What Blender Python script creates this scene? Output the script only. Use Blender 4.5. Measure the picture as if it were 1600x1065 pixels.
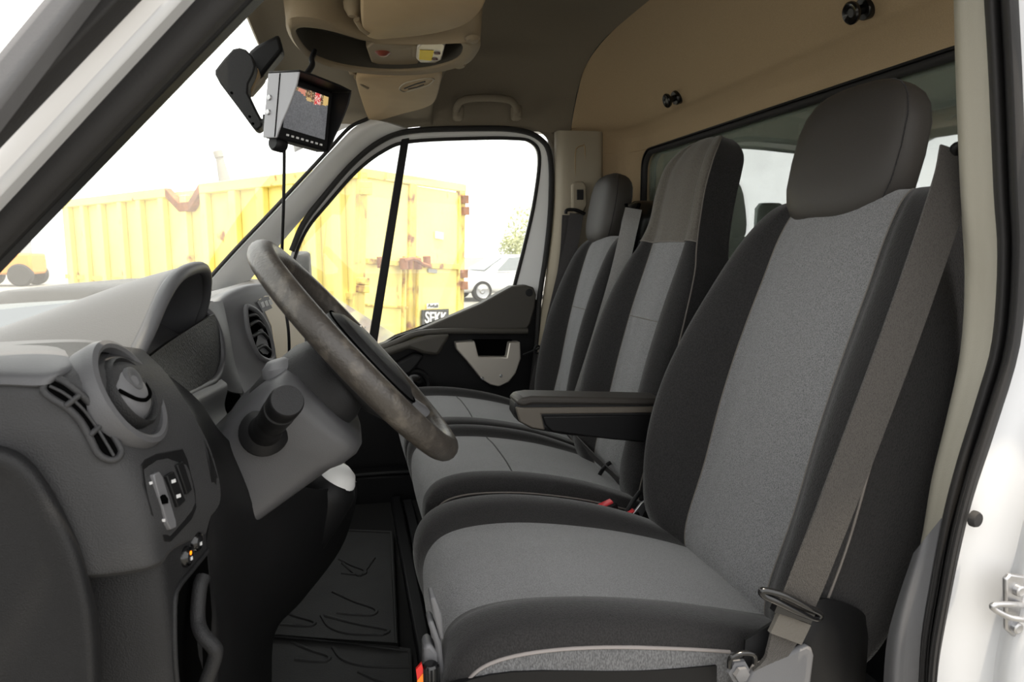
import bpy, bmesh, math, random
from mathutils import Vector, Matrix
random.seed(7)
for o in list(bpy.data.objects): bpy.data.objects.remove(o)
S = bpy.context.scene
COL = S.collection
V = Vector

# ---------------------------------------------------------------- camera
FPX, YAW, PITCH = 1070.0, math.radians(13.4), math.radians(7.69)
CAM = V((0.0, 0.0, 1.6))
FW = V((math.sin(YAW)*math.cos(PITCH), math.cos(YAW)*math.cos(PITCH), -math.sin(PITCH)))
RT = V((math.cos(YAW), -math.sin(YAW), 0))
UP = RT.cross(FW)
cd = bpy.data.cameras.new('camera'); cam = bpy.data.objects.new('camera', cd); COL.objects.link(cam)
cd.sensor_width = 36; cd.lens = 36*FPX/1600; cd.clip_start = 0.01; cd.clip_end = 400
cam.matrix_world = Matrix(((RT.x, UP.x, -FW.x, CAM.x), (RT.y, UP.y, -FW.y, CAM.y), (RT.z, UP.z, -FW.z, CAM.z), (0, 0, 0, 1)))
cd.dof.use_dof = True; cd.dof.focus_distance = 1.35; cd.dof.aperture_fstop = 11
S.camera = cam
# ---------------------------------------------------------------- light
S.view_settings.view_transform = 'Standard'; S.view_settings.look = 'None'
S.view_settings.gamma = 1.0; S.view_settings.use_curve_mapping = False
S.view_settings.exposure = 0.35
w = bpy.data.worlds.new('sky'); S.world = w; w.use_nodes = True
bg = w.node_tree.nodes['Background']; bg.inputs[0].default_value = (1.0, 0.995, 0.985, 1); bg.inputs[1].default_value = 2.1
sd = bpy.data.lights.new('sun', 'SUN'); sd.energy = 6.0; sd.angle = math.radians(1.0); sd.color = (1.0, 0.87, 0.68)
sun = bpy.data.objects.new('sun', sd); COL.objects.link(sun); sun.location = (-3, 1, 8)
SUN_DIR = V((-0.10, 0.16, -0.98))      # travel direction of the light
sun.rotation_euler = SUN_DIR.to_track_quat('-Z', 'Y').to_euler()

# ---------------------------------------------------------------- helpers
def ray(u, v): return FW + RT*((u-800)/FPX) + UP*((532.5-v)/FPX)
def P(u, v, Y): d = ray(u, v); return CAM + d*(Y/d.y)
def PX(u, v, X): d = ray(u, v); return CAM + d*(X/d.x)
def PZ(u, v, Z): d = ray(u, v); return CAM + d*((Z-CAM.z)/d.z)

def cr(p0, p1, p2, p3, t):
    return (p1*2 + (p2-p0)*t + (p0*2-p1*5+p2*4-p3)*t*t + (p1*3-p0-p2*3+p3)*t*t*t)*0.5
def spl(pts, n, closed=False):
    pts = [V(p) for p in pts]; m = len(pts); out = []
    if m == 2 and not closed:
        return [pts[0].lerp(pts[1], i/n) for i in range(n+1)]
    segs = m if closed else m-1
    for i in range(segs):
        if closed: a, b, c, d = pts[(i-1) % m], pts[i], pts[(i+1) % m], pts[(i+2) % m]
        else:
            b, c = pts[i], pts[i+1]
            a = pts[i-1] if i > 0 else b*2-c
            d = pts[i+2] if i+2 < m else c*2-b
        for k in range(n): out.append(cr(a, b, c, d, k/n))
    if not closed: out.append(pts[-1].copy())
    return out

def link(name, me, mat=None, parent=None, smooth=True, angle=None):
    o = bpy.data.objects.new(name, me); COL.objects.link(o)
    if mat: me.materials.append(mat)
    if smooth:
        for p in me.polygons: p.use_smooth = True
        if angle is not None and hasattr(me, 'set_sharp_from_angle'): me.set_sharp_from_angle(angle=math.radians(angle))
    if parent:
        o.parent = parent; o.matrix_parent_inverse = pinv(parent)
    return o
def pinv(p):
    m = Matrix.Identity(4)
    if p.parent: return pworld(p).inverted()
    return p.matrix_basis.inverted()
def pworld(p):
    return (p.parent.matrix_basis @ p.matrix_parent_inverse @ p.matrix_basis) if p.parent else p.matrix_basis
def raw(name, vs, fs, mat, parent=None, smooth=True, angle=None, fix=True):
    me = bpy.data.meshes.new(name); me.from_pydata([tuple(v) for v in vs], [], fs)
    if fix:
        bm = bmesh.new(); bm.from_mesh(me); bmesh.ops.remove_doubles(bm, verts=bm.verts, dist=1e-6)
        bmesh.ops.recalc_face_normals(bm, faces=bm.faces); bm.to_mesh(me); bm.free()
    me.update()
    return link(name, me, mat, parent, smooth, angle)
def tag(o, label, cat, group=None, kind=None):
    o['label'] = label; o['category'] = cat
    if group: o['group'] = group
    if kind: o['kind'] = kind
    return o
def struct(o, label=None, cat=None):
    o['kind'] = 'structure'
    if label: o['label'] = label
    if cat: o['category'] = cat
    return o
def thing(name, loc, label, cat, group=None, kind=None):
    o = bpy.data.objects.new(name, None); COL.objects.link(o); o.location = loc; o.empty_display_size = .05
    return tag(o, label, cat, group, kind)
def bev(o, wd, seg=2, angle=35):
    m = o.modifiers.new('bevel', 'BEVEL'); m.width = wd; m.segments = seg; m.limit_method = 'ANGLE'; m.angle_limit = math.radians(angle)
    return o

def grid(name, rows, mat, parent=None, thick=0.006, ref=None, closed=False, angle=None):
    """rows: dense grid of points -> surface turned to ref point, given thickness away from it"""
    nr, nc = len(rows), len(rows[0])
    vs = [p for r in rows for p in r]; fs = []
    for i in range(nr-1):
        for j in range(nc if closed else nc-1):
            j2 = (j+1) % nc
            fs.append((i*nc+j, i*nc+j2, (i+1)*nc+j2, (i+1)*nc+j))
    if thick:
        me = bpy.data.meshes.new('t'); me.from_pydata([tuple(v) for v in vs], [], fs); me.update()
        ns = [V(v.normal) for v in me.vertices]; bpy.data.meshes.remove(me)
        if ref is None: ref = CAM
        s = sum((ref-vs[k]).dot(ns[k]) for k in range(len(vs)))
        sg = 1 if s > 0 else -1
        n0 = len(vs); vs = vs+[vs[k]-ns[k]*(sg*thick) for k in range(n0)]
        fs2 = [tuple(reversed([a+n0 for a in f])) for f in fs]
        rim = []
        for j in range(nc if closed else nc-1):
            j2 = (j+1) % nc
            rim.append((j, j+n0, j2+n0, j2)); b = (nr-1)*nc; rim.append((b+j2, b+j2+n0, b+j+n0, b+j))
        if not closed:
            for i in range(nr-1):
                a, b = i*nc, (i+1)*nc; rim.append((b, b+n0, a+n0, a)); a += nc-1; b += nc-1; rim.append((a, a+n0, b+n0, b))
        fs = fs+fs2+rim
    return raw(name, vs, fs, mat, parent, True, angle if angle else 50)
def dense(rows, nu=4, nv=4, closed=False):
    rr = [spl(r, nu, closed) for r in rows]
    cols = [spl([r[j] for r in rr], nv) for j in range(len(rr[0]))]
    return [[cols[j][i] for j in range(len(cols))] for i in range(len(cols[0]))]
def patch(name, rows, mat, parent=None, thick=.006, nu=4, nv=4, ref=None, closed=False):
    """rows of (u, v, Y) control points"""
    return grid(name, dense([[P(*q) if not isinstance(q, Vector) else q for q in r] for r in rows], nu, nv, closed), mat, parent, thick, ref, closed)
def wpatch(name, rows, mat, parent=None, thick=.006, nu=4, nv=4, ref=None, closed=False):
    return grid(name, dense([[V(q) for q in r] for r in rows], nu, nv, closed), mat, parent, thick, ref, closed)

def frame(t, up=V((0, 0, 1))):
    t = t.normalized()
    if abs(t.dot(up)) > .95: up = V((1, 0, 0))
    a = t.cross(up).normalized(); return a, a.cross(t).normalized()
def loft(name, rings, mat, parent=None, caps=True, angle=50, closed=False):
    n = len(rings[0]); vs = [p for r in rings for p in r]; fs = []
    m = len(rings)
    for i in range(m if closed else m-1):
        i2 = (i+1) % m
        for j in range(n): fs.append((i*n+j, i*n+(j+1) % n, i2*n+(j+1) % n, i2*n+j))
    if caps and not closed:
        for base, rv in ((0, True), ((m-1)*n, False)):
            c = sum((vs[base+j] for j in range(n)), V())/n; vs.append(c); ci = len(vs)-1
            for j in range(n): fs.append((base+j, ci, base+(j+1) % n))
    return raw(name, vs, fs, mat, parent, True, angle)
def tube(name, pts, r, mat, parent=None, sides=10, closed=False, radii=None, caps=True, angle=60):
    pts = [V(p) for p in pts]; n = len(pts); rings = []; a = None
    for i in range(n):
        if closed: t = pts[(i+1) % n]-pts[i-1]
        else: t = pts[min(i+1, n-1)]-pts[max(i-1, 0)]
        t.normalize()
        if a is None: a, b = frame(t)
        else:
            a = (a-t*a.dot(t)).normalized(); b = a.cross(t)
        rr = radii[i] if radii else r
        ra, rb = rr if isinstance(rr, tuple) else (rr, rr)
        rings.append([pts[i]+a*(ra*math.cos(2*math.pi*k/sides))+b*(rb*math.sin(2*math.pi*k/sides)) for k in range(sides)])
    return loft(name, rings, mat, parent, caps, angle, closed)
def ribbon(name, pts, wdir, width, thick, mat, parent=None):
    """flat strap: pts centreline, wdir list or vector of width directions"""
    pts = [V(p) for p in pts]; rings = []
    for i, p in enumerate(pts):
        t = (pts[min(i+1, len(pts)-1)]-pts[max(i-1, 0)]).normalized()
        wd = V(wdir[i] if isinstance(wdir, list) else wdir); wd = (wd-t*wd.dot(t)).normalized(); nn = t.cross(wd)
        ww = width[i] if isinstance(width, list) else width
        rings.append([p+wd*(ww/2)+nn*(thick/2), p-wd*(ww/2)+nn*(thick/2), p-wd*(ww/2)-nn*(thick/2), p+wd*(ww/2)-nn*(thick/2)])
    return loft(name, rings, mat, parent, True, 40)
def prism(name, pts, ext, mat, parent=None, bevel=0, smooth=True, seg=2):
    """closed outline of 3D points pushed along ext"""
    pts = [V(p) for p in pts]; ext = V(ext); n = len(pts)
    vs = pts+[p+ext for p in pts]
    fs = [tuple(range(n)), tuple(range(2*n-1, n-1, -1))]+[(j, j+n, (j+1) % n+n, (j+1) % n) for j in range(n)]
    o = raw(name, vs, fs, mat, parent, smooth, 40)
    if bevel: bev(o, bevel, seg)
    return o
def plate(name, uv, Y, thick, mat, parent=None, bevel=0, smooth_n=0):
    pts = [P(q[0], q[1], q[2] if len(q) > 2 else Y) for q in uv]
    if smooth_n: pts = spl(pts, smooth_n, True)
    return prism(name, pts, (0, thick, 0), mat, parent, bevel)
def box(name, c, size, mat, parent=None, bevel=0, rot=None, seg=2):
    c = V(c); x, y, z = size[0]/2, size[1]/2, size[2]/2
    R = rot if rot else Matrix.Identity(3)
    cs = [V((a*x, b*y, d*z)) for d in (-1, 1) for a, b in ((-1, -1), (1, -1), (1, 1), (-1, 1))]
    vs = [c+R @ q for q in cs]
    o = raw(name, vs, [(3, 2, 1, 0), (4, 5, 6, 7), (0, 1, 5, 4), (1, 2, 6, 5), (2, 3, 7, 6), (3, 0, 4, 7)], mat, parent, True, 40)
    if bevel: bev(o, bevel, seg)
    return o
def lathe(name, prof, org, axis, mat, parent=None, sides=32, angle=40, sx=1, sy=1, caps=True):
    axis = V(axis).normalized(); a, b = frame(axis); org = V(org)
    rings = [[org+axis*h+a*(r*sx*math.cos(2*math.pi*k/sides))+b*(r*sy*math.sin(2*math.pi*k/sides)) for k in range(sides)] for r, h in prof]
    return loft(name, rings, mat, parent, caps, angle)
def basis(n, up=V((0, 0, 1))):
    n = V(n).normalized(); a = up.cross(n).normalized(); b = n.cross(a)
    return Matrix((a, b, n)).transposed()   # columns: right, up, normal
def se(n, a, b, ex, k):      # superellipse point
    t = 2*math.pi*k/n; c, s = math.cos(t), math.sin(t)
    return a*math.copysign(abs(c)**(2/ex), c), b*math.copysign(abs(s)**(2/ex), s)
def text(name, s, org, right, up, size, mat, parent=None, ext=.001, align='CENTER', bold=0, fitw=None):
    cu = bpy.data.curves.new('txt', 'FONT'); cu.body = s; cu.size = 1; cu.align_x = align; cu.align_y = 'CENTER'
    cu.extrude = ext/size; cu.offset = bold
    t = bpy.data.objects.new('txt', cu); COL.objects.link(t)
    dg = bpy.context.evaluated_depsgraph_get(); me = bpy.data.meshes.new_from_object(t.evaluated_get(dg))
    bpy.data.objects.remove(t)
    xr_ = [v.co.x for v in me.vertices]; xs = fitw/((max(xr_)-min(xr_))*size) if fitw else 1
    right = V(right).normalized(); up = V(up); up = (up-right*up.dot(right)).normalized(); n = right.cross(up)
    MX = Matrix(((right.x*size*xs, up.x*size, n.x*size, org[0]), (right.y*size*xs, up.y*size, n.y*size, org[1]), (right.z*size*xs, up.z*size, n.z*size, org[2]), (0, 0, 0, 1)))
    me.transform(MX); me.materials.clear()
    return link(name, me, mat, parent, False)

# ---------------------------------------------------------------- materials
def lin(c): return tuple((x/12.92 if x <= .04045 else ((x+.055)/1.055)**2.4) for x in [q/255 for q in c])
def material(name, rgb, rough=.6, metal=0, bump=None, vary=None, spec=.5, sheen=0, weave=None, linear=False, coat=0, wear=None, emit=None):
    m = bpy.data.materials.new(name); m.use_nodes = True; nt = m.node_tree; N = nt.nodes; L = nt.links
    b = N['Principled BSDF']; c = rgb if linear else lin(rgb)
    b.inputs['Base Color'].default_value = (*c, 1); b.inputs['Roughness'].default_value = rough; b.inputs['Metallic'].default_value = metal
    b.inputs['Specular IOR Level'].default_value = spec
    if sheen: b.inputs['Sheen Weight'].default_value = sheen; b.inputs['Sheen Roughness'].default_value = .4
    if coat: b.inputs['Coat Weight'].default_value = coat; b.inputs['Coat Roughness'].default_value = .05
    tc = N.new('ShaderNodeTexCoord'); col = None
    def noise(sc, det=3):
        n = N.new('ShaderNodeTexNoise'); n.inputs['Scale'].default_value = sc; n.inputs['Detail'].default_value = det; L.new(tc.outputs['Object'], n.inputs['Vector']); return n
    def mixc(fac, A, B):
        x = N.new('ShaderNodeMix'); x.data_type = 'RGBA'; L.new(fac, x.inputs[0])
        for i, q in ((6, A), (7, B)):
            if isinstance(q, tuple): x.inputs[i].default_value = (*q, 1)
            else: L.new(q, x.inputs[i])
        return x.outputs[2]
    def ramp(src, a, bb):
        r = N.new('ShaderNodeMapRange'); r.inputs[1].default_value = a; r.inputs[2].default_value = bb; L.new(src, r.inputs[0]); return r.outputs[0]
    if vary:   # (scale, amount)
        n = noise(vary[0], 4); k = vary[1]
        col = mixc(ramp(n.outputs[0], .3, .7), tuple(x*(1-k) for x in c), tuple(min(1, x*(1+k)) for x in c))
    if weave:  # (scale, colour contrast, bump)
        sc, k, bs = weave
        mp = N.new('ShaderNodeMapping'); mp.inputs['Rotation'].default_value = (.5, .35, .6); mp.inputs['Scale'].default_value = (1, 1, .45); L.new(tc.outputs['Object'], mp.inputs[0])
        w1 = N.new('ShaderNodeTexNoise'); w1.inputs['Scale'].default_value = sc*4; w1.inputs['Detail'].default_value = 1; L.new(mp.outputs[0], w1.inputs['Vector'])
        src = ramp(w1.outputs[0], .35, .65)
        col = mixc(src, tuple(x*(1-k) for x in c) if col is None else col, tuple(x*(1+k) for x in c))
        bp = N.new('ShaderNodeBump'); bp.inputs['Strength'].default_value = bs; bp.inputs['Distance'].default_value = .002
        L.new(src, bp.inputs['Height']); L.new(bp.outputs[0], b.inputs['Normal'])
    if wear:   # (scale, lo, hi, rgb)
        n = noise(wear[0], 8); base = col if col is not None else c
        col = mixc(ramp(n.outputs[0], wear[1], wear[2]), base, lin(wear[3]))
    if col is not None: L.new(col, b.inputs['Base Color'])
    if bump:   # (scale, strength)
        n = noise(bump[0], 2); bp = N.new('ShaderNodeBump'); bp.inputs['Strength'].default_value = bump[1]; bp.inputs['Distance'].default_value = .002
        L.new(n.outputs[0], bp.inputs['Height']); L.new(bp.outputs[0], b.inputs['Normal'])
    if emit: b.inputs['Emission Color'].default_value = (*lin(emit[0]), 1); b.inputs['Emission Strength'].default_value = emit[1]
    return m
def glass(name, tint, refl, rough=0.0):
    m = bpy.data.materials.new(name); m.use_nodes = True; nt = m.node_tree; N = nt.nodes; L = nt.links; N.clear()
    o = N.new('ShaderNodeOutputMaterial'); t = N.new('ShaderNodeBsdfTransparent'); g = N.new('ShaderNodeBsdfGlossy'); x = N.new('ShaderNodeMixShader')
    t.inputs[0].default_value = (*tint, 1); g.inputs['Roughness'].default_value = rough; g.inputs[0].default_value = (1, 1, 1, 1); x.inputs[0].default_value = refl
    L.new(t.outputs[0], x.inputs[1]); L.new(g.outputs[0], x.inputs[2]); L.new(x.outputs[0], o.inputs[0]); return m

M = {}
M['fab_light'] = material('seat_fabric_grey', (116, 116, 117), .95, weave=(230, .35, .35), sheen=.25, spec=.2)
M['fab_dark'] = material('seat_fabric_charcoal', (41, 40, 40), .95, weave=(170, .25, .3), sheen=.2, spec=.2)
M['fab_head'] = material('seat_fabric_olive_grey', (92, 88, 82), .95, weave=(170, .2, .3), sheen=.2, spec=.2)
M['fab_side'] = material('seat_fabric_side', (92, 92, 93), .95, weave=(150, .3, .35), sheen=.2, spec=.2)
M['leather'] = material('black_leatherette', (54, 51, 48), .55, bump=(420, .12), spec=.3)
M['piping'] = material('grey_piping', (128, 122, 119), .8)
M['thread'] = material('dark_thread', (105, 100, 95), .9)
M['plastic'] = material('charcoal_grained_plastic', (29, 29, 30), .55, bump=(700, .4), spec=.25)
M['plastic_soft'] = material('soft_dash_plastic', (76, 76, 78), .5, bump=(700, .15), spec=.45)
M['plastic_mid'] = material('grey_column_plastic', (96, 96, 98), .5, bump=(700, .1), spec=.3)
M['plastic_black'] = material('black_plastic', (18, 18, 19), .5, bump=(500, .1), spec=.2)
M['gloss_black'] = material('gloss_black_plastic', (18, 18, 19), .2, spec=.5)
M['hole'] = material('cavity_shade', (6, 6, 6), 1, spec=0)  # black puts the shade of slots, pockets and joints into the colour
M['plastic_panel'] = material('dash_panel_plastic', (50, 50, 51), .55, bump=(700, .4), spec=.28)
M['carbon'] = material('cluster_mesh', (30,30,31), .6, weave=(130, .35, .4), spec=.3)
M['rubber'] = material('black_rubber', (40,39,39), .75, bump=(300, .15), spec=.3)
M['mat_rubber'] = material('floor_mat_rubber', (34, 34, 34), .7, bump=(250, .3), vary=(9, .2), spec=.35)
M['carpet'] = material('floor_covering', (34, 34, 34), .95, bump=(500, .5), spec=.1)
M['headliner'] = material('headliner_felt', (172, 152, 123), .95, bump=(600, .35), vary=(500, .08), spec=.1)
M['beige'] = material('beige_trim_plastic', (146, 137, 120), .6, bump=(600, .12), spec=.35)
M['beige_pale'] = material('pale_pillar_plastic', (150, 146, 134), .6, bump=(600, .12), spec=.3)
M['beige_warm'] = material('beige_visor_vinyl', (156, 134, 102), .65, bump=(500, .15), vary=(14, .05), spec=.3)
M['pillar_grey'] = material('pillar_trim_grey', (214, 214, 213), .5, bump=(700, .08), spec=.4)
M['wheel'] = material('worn_steering_leather', (54, 50, 46), .42, bump=(260, .35), spec=.5, wear=(46, .50, .78, (92, 86, 78)))
M['door_plastic'] = material('taupe_door_plastic', (70, 67, 62), .55, bump=(400, .2), spec=.3)
M['silver'] = material('silver_trim', (190, 184, 174), .38, metal=.5)
M['cream'] = material('cream_console_panel', (225, 214, 190), .45, spec=.4)
M['steel'] = material('zinc_steel', (170, 170, 172), .35, metal=.9, vary=(60, .15))
M['chrome'] = material('chrome', (210, 210, 212), .12, metal=1)
M['white_paint'] = material('white_body_paint', (192, 193, 195), .35, spec=.5, coat=.3, vary=(4, .02))
M['white_far'] = material('white_car_paint', (235, 235, 235), .3, coat=.4)
M['dark_car'] = material('dark_car_paint', (26, 27, 30), .5, spec=.25)
M['car_glass'] = material('car_window_glass', (122, 128, 132), .08, spec=.6)
M['red'] = material('red_buckle_button', (205, 60, 66), .4, spec=.5)
M['orange'] = material('orange_label', (240, 120, 20), .5)
M['redlabel'] = material('red_label', (190, 30, 25), .5)
M['led'] = material('orange_indicator', (255, 140, 20), .4, emit=((255, 130, 10), 1.2))
M['print'] = material('white_print', (205, 205, 205), .6)
M['webbing'] = material('seat_belt_webbing', (60, 57, 54), .85, weave=(260, .25, .4), sheen=.2, spec=.3)
M['webbing_dark'] = material('dark_seat_belt_webbing', (62, 60, 60), .8, weave=(260, .25, .4), spec=.3)
M['webbing_shiny'] = material('polished_seat_belt_webbing', (120, 119, 117), .45, weave=(260, .2, .3), spec=.5)
M['yellow'] = material('yellow_container_paint', (236, 220, 128), .6, vary=(1.6, .12), bump=(8, .3), wear=(3.2, .66, .74, (150, 92, 50)))
M['yellow_dirty'] = material('weathered_yellow_paint', (214, 190, 90), .7, vary=(2.5, .2), wear=(6, .54, .68, (128, 80, 46)))
M['rust'] = material('rusty_steel', (140, 92, 60), .9, vary=(8, .35), bump=(40, .5))
M['sign_black'] = material('black_sign', (28, 30, 32), .5)
M['asphalt'] = material('pale_asphalt', (125, 124, 120), .95, vary=(.8, .1), bump=(30, .4))
M['leaf'] = material('bush_leaves', (196, 200, 160), .8, vary=(3, .3))
M['bark'] = material('bark', (90, 76, 60), .9)
M['cargo'] = material('cargo_lining_grey_green', (120, 124, 116), .8, vary=(2, .15))
M['tyre'] = material('tyre', (35, 35, 36), .8)
M['orange_machine'] = material('orange_machine_paint', (226, 150, 60), .5)
M['grey_post'] = material('grey_post_paint', (150, 146, 138), .7)
M['glass_clear'] = glass('clear_glass', (.97, .985, .975), .03)
def veiled(name, tint, refl, veil):  # white translucent share put in for the glare that washes out the view
    m = glass(name, tint, refl); nt = m.node_tree; N = nt.nodes; L = nt.links
    out = [n for n in N if n.type == 'OUTPUT_MATERIAL'][0]; src = out.inputs[0].links[0].from_socket
    tr_ = N.new('ShaderNodeBsdfTranslucent'); tr_.inputs[0].default_value = (1, .98, .94, 1); mx = N.new('ShaderNodeMixShader'); mx.inputs[0].default_value = veil
    L.new(src, mx.inputs[1]); L.new(tr_.outputs[0], mx.inputs[2]); L.new(mx.outputs[0], out.inputs[0]); return m
M['glass_veiled'] = veiled('veiled_windscreen_glass', (.97, .985, .975), .03, .05)
M['glass_door'] = veiled('veiled_door_glass', (.97, .985, .975), .03, .04)
def brightened(name, tint, refl, rough, rgb, amt):  # diffuse colour brightens the pane in place of light in the cargo bay
    m = glass(name, tint, refl, rough); nt = m.node_tree; N = nt.nodes; L = nt.links
    out = [n for n in N if n.type == 'OUTPUT_MATERIAL'][0]; src = out.inputs[0].links[0].from_socket
    df = N.new('ShaderNodeBsdfDiffuse'); df.inputs[0].default_value = (*lin(rgb), 1); mx = N.new('ShaderNodeMixShader'); mx.inputs[0].default_value = amt
    nz = N.new('ShaderNodeTexNoise'); nz.inputs['Scale'].default_value = 6; mr_ = N.new('ShaderNodeMapRange'); mr_.inputs[3].default_value = amt*.7; mr_.inputs[4].default_value = amt*1.3
    tc = N.new('ShaderNodeTexCoord'); L.new(tc.outputs['Object'], nz.inputs[0]); L.new(nz.outputs[0], mr_.inputs[0]); L.new(mr_.outputs[0], mx.inputs[0])
    L.new(src, mx.inputs[1]); L.new(df.outputs[0], mx.inputs[2]); L.new(mx.outputs[0], out.inputs[0]); return m
M['glass_rear'] = brightened('bulkhead_glass', (.8, .86, .82), .36, .02, (176, 186, 172), .28)

# ================================================================ exterior shell and ground
gr = raw('ground', [V((-90, -40, 0)), V((60, -40, 0)), V((60, 120, 0)), V((-90, 120, 0))], [(0, 1, 2, 3)], M['asphalt'], None, False)
struct(gr, 'pale bright yard surface outside the van', 'ground')
# ================================================================ cab shell
ZF = .72
fl = box('floor', (.2, 1.55, ZF-.02), (1.75, 1.86, .04), M['carpet']); struct(fl)
def ring_plane(name, hole, outer, ext, mat, parent=None):
    n = len(hole); vs = list(hole)+list(outer)+[p+V(ext) for p in hole]+[p+V(ext) for p in outer]; fs = []
    for j in range(n):
        k = (j+1) % n
        fs += [(j, k, n+k, n+j), (2*n+j, 3*n+j, 3*n+k, 2*n+k), (j, 2*n+j, 2*n+k, k), (n+j, n+k, 3*n+k, 3*n+j)]
    return raw(name, vs, fs, mat, parent, True, 40)
def rrect(cx, cy, hw, hh, r, n=8):
    out = []
    for sx, sy, a0 in ((1, 1, 0), (-1, 1, 90), (-1, -1, 180), (1, -1, 270)):
        for k in range(n+1):
            a = math.radians(a0+90*k/n); out.append((cx+sx*(hw-r)+r*math.cos(a), cy+sy*(hh-r)+r*math.sin(a)))
    return out
XB = 1.03
hole2 = rrect(1.535, 1.66, .755, .27, .06)
hole = [V((XB, y, z)) for y, z in hole2]
outer = [V((XB, y, z)) for y, z in rrect(1.535, 1.675, .93, .285, .005)]
wr = thing('wall_rear', (XB, 1.55, ZF), 'beige felt lined bulkhead behind the seats with a wide window', 'wall', kind='structure')
ring_plane('bulkhead_panel', hole, outer, (.03, 0, 0), M['headliner'], wr)
prof = [(1.03, 1.945), (1.028, 1.985), (1.005, 2.015), (.985, 2.03), (.965, 2.06), (.93, 2.12), (.875, 2.195), (.80, 2.252)]
rows = []
for X, z in prof:
    t = (z-1.945)/(2.252-1.945)
    dz = lambda q: -q*max(0, t-.25)/.75
    rows.append([V((X, .62, z+dz(.20))), V((X, .70, z+dz(.10))), V((X, .85, z+dz(.02))), V((X, 1.2, z)), V((X, 1.6, z)), V((X, 2.0, z)), V((X, 2.2, z+dz(.02))), V((X-.004, 2.30, z+dz(.06))), V((max(.80, X-.02), 2.37, z+dz(.12))), V((max(.80, X-.06), 2.42, z+dz(.19))), V((.80, 2.435, z+dz(.235)))])
wpatch('liner', rows, M['headliner'], wr, .01, 4, 4, V((0, 1.5, 1.5)))
wpatch('corner_liner', [[(X, Y, z) for X, Y in ((1.03, 2.30), (1.015, 2.37), (.97, 2.42), (.88, 2.44), (.80, 2.445))] for z in (1.95, 1.6, 1.2, .8)], M['headliner'], wr, .01, 4, 2, V((0, 1.5, 1.5)))
box('lower_bulkhead', (XB+.015, 1.535, 1.055), (.03, 1.86, .675), M['plastic_black'], wr)
gk = tube('window_gasket', [V((XB-.004, y, z)) for y, z in hole2], .010, M['rubber'], wr, 8, True)
tube('gasket_cord', [V((XB-.013, y+(.006 if y > 1.5 else -.006), z+.009)) for y, z in hole2], .004, M['plastic_black'], wr, 6, True)
g3 = prism('window_3', [V((XB+.012, y, z)) for y, z in hole2], (.005, 0, 0), M['glass_rear'], None, 0, False); struct(g3)
# cargo bay behind the bulkhead
cb = thing('wall_cargo', (3.0, 1.55, ZF), 'grey lining of the cargo space seen through the bulkhead window', 'wall', kind='structure')
box('back_lining', (3.2, 1.55, 1.5), (.03, 2.0, 1.7), M['cargo'], cb)
for y in (.54, 2.56): box('side_lining', (2.13, y, 1.5), (2.14, .03, 1.7), M['cargo'], cb)
box('floor_lining', (2.13, 1.55, .66), (2.14, 2.0, .03), M['cargo'], cb)
# ceiling
CE = [(-.165, 2.02), (-.12, 2.045), (0, 2.058), (.15, 2.064), (.25, 2.072), (.285, 2.095), (.297, 2.15), (.305, 2.21), (.34, 2.25), (.5, 2.27), (.68, 2.268), (.80, 2.252)]
rows = []
for X, z in CE:
    r = []
    for Y, f in ((.655, 0), (.665, .14), (.69, .34), (.74, .6), (.82, .83), (.92, .95), (1.1, 1), (1.55, 1), (2.0, 1), (2.18, .95), (2.28, .83), (2.36, .6), (2.41, .34), (2.435, .14), (2.445, 0)):
        xo = .13*abs((Y-1.55)/.9)**4 if X < .1 else (.13*abs((Y-1.55)/.9)**4*max(0, 1-(X-.1)/.2))
        r.append(V((X+xo*(1 if X < 0 else .7), Y, 2.015+(z-2.015)*f)))
    rows.append(r)
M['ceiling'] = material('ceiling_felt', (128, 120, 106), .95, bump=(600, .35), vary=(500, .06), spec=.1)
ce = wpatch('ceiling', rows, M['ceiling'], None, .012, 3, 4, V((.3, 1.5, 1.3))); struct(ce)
rf = thing('van_roof', (1.5, 1.55, 2.35), 'white van roof above the cab', 'roof', kind='structure')
wpatch('roof_skin', [[(X, Y, z-.16*abs((Y-1.55)/1.0)**4) for Y in (.56, .7, 1.0, 1.55, 2.1, 2.4, 2.54)] for X, z in ((-.17, 2.09), (.05, 2.2), (.3, 2.3), (.8, 2.36), (2, 2.38), (3.2, 2.38))], M['white_paint'], rf, .01, 3, 3, V((1, 1.55, 9)))
box('roof_rail', (1.75, 2.50, 2.12), (2.9, .10, .2), M['white_paint'], rf, .02)
box('roof_rail', (1.6, .605, 2.13), (3.2, .07, .2), M['white_paint'], rf, .02)
box('cargo_header', (1.05, 1.55, 2.19), (.02, 1.9, .36), M['cargo'], rf)
# passenger-side body
sp = thing('wall_right', (.9, 2.5, ZF), 'body side around the passenger door', 'wall', kind='structure')
box('rear_quarter', (2.05, 2.53, 1.36), (2.4, .03, 1.5), M['white_paint'], sp)
box('kick_panel', (-.62, 2.49, 1.00), (.5, .03, .7), M['plastic_black'], sp)
box('rear_post', (.87, 2.505, 1.4), (.28, .02, 1.4), M['white_paint'], sp)
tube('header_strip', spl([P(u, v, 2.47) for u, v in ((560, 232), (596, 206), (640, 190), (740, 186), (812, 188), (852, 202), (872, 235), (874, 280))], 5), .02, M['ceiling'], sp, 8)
box('sill', (.15, 2.49, .70), (1.5, .08, .1), M['white_paint'], sp)
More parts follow.
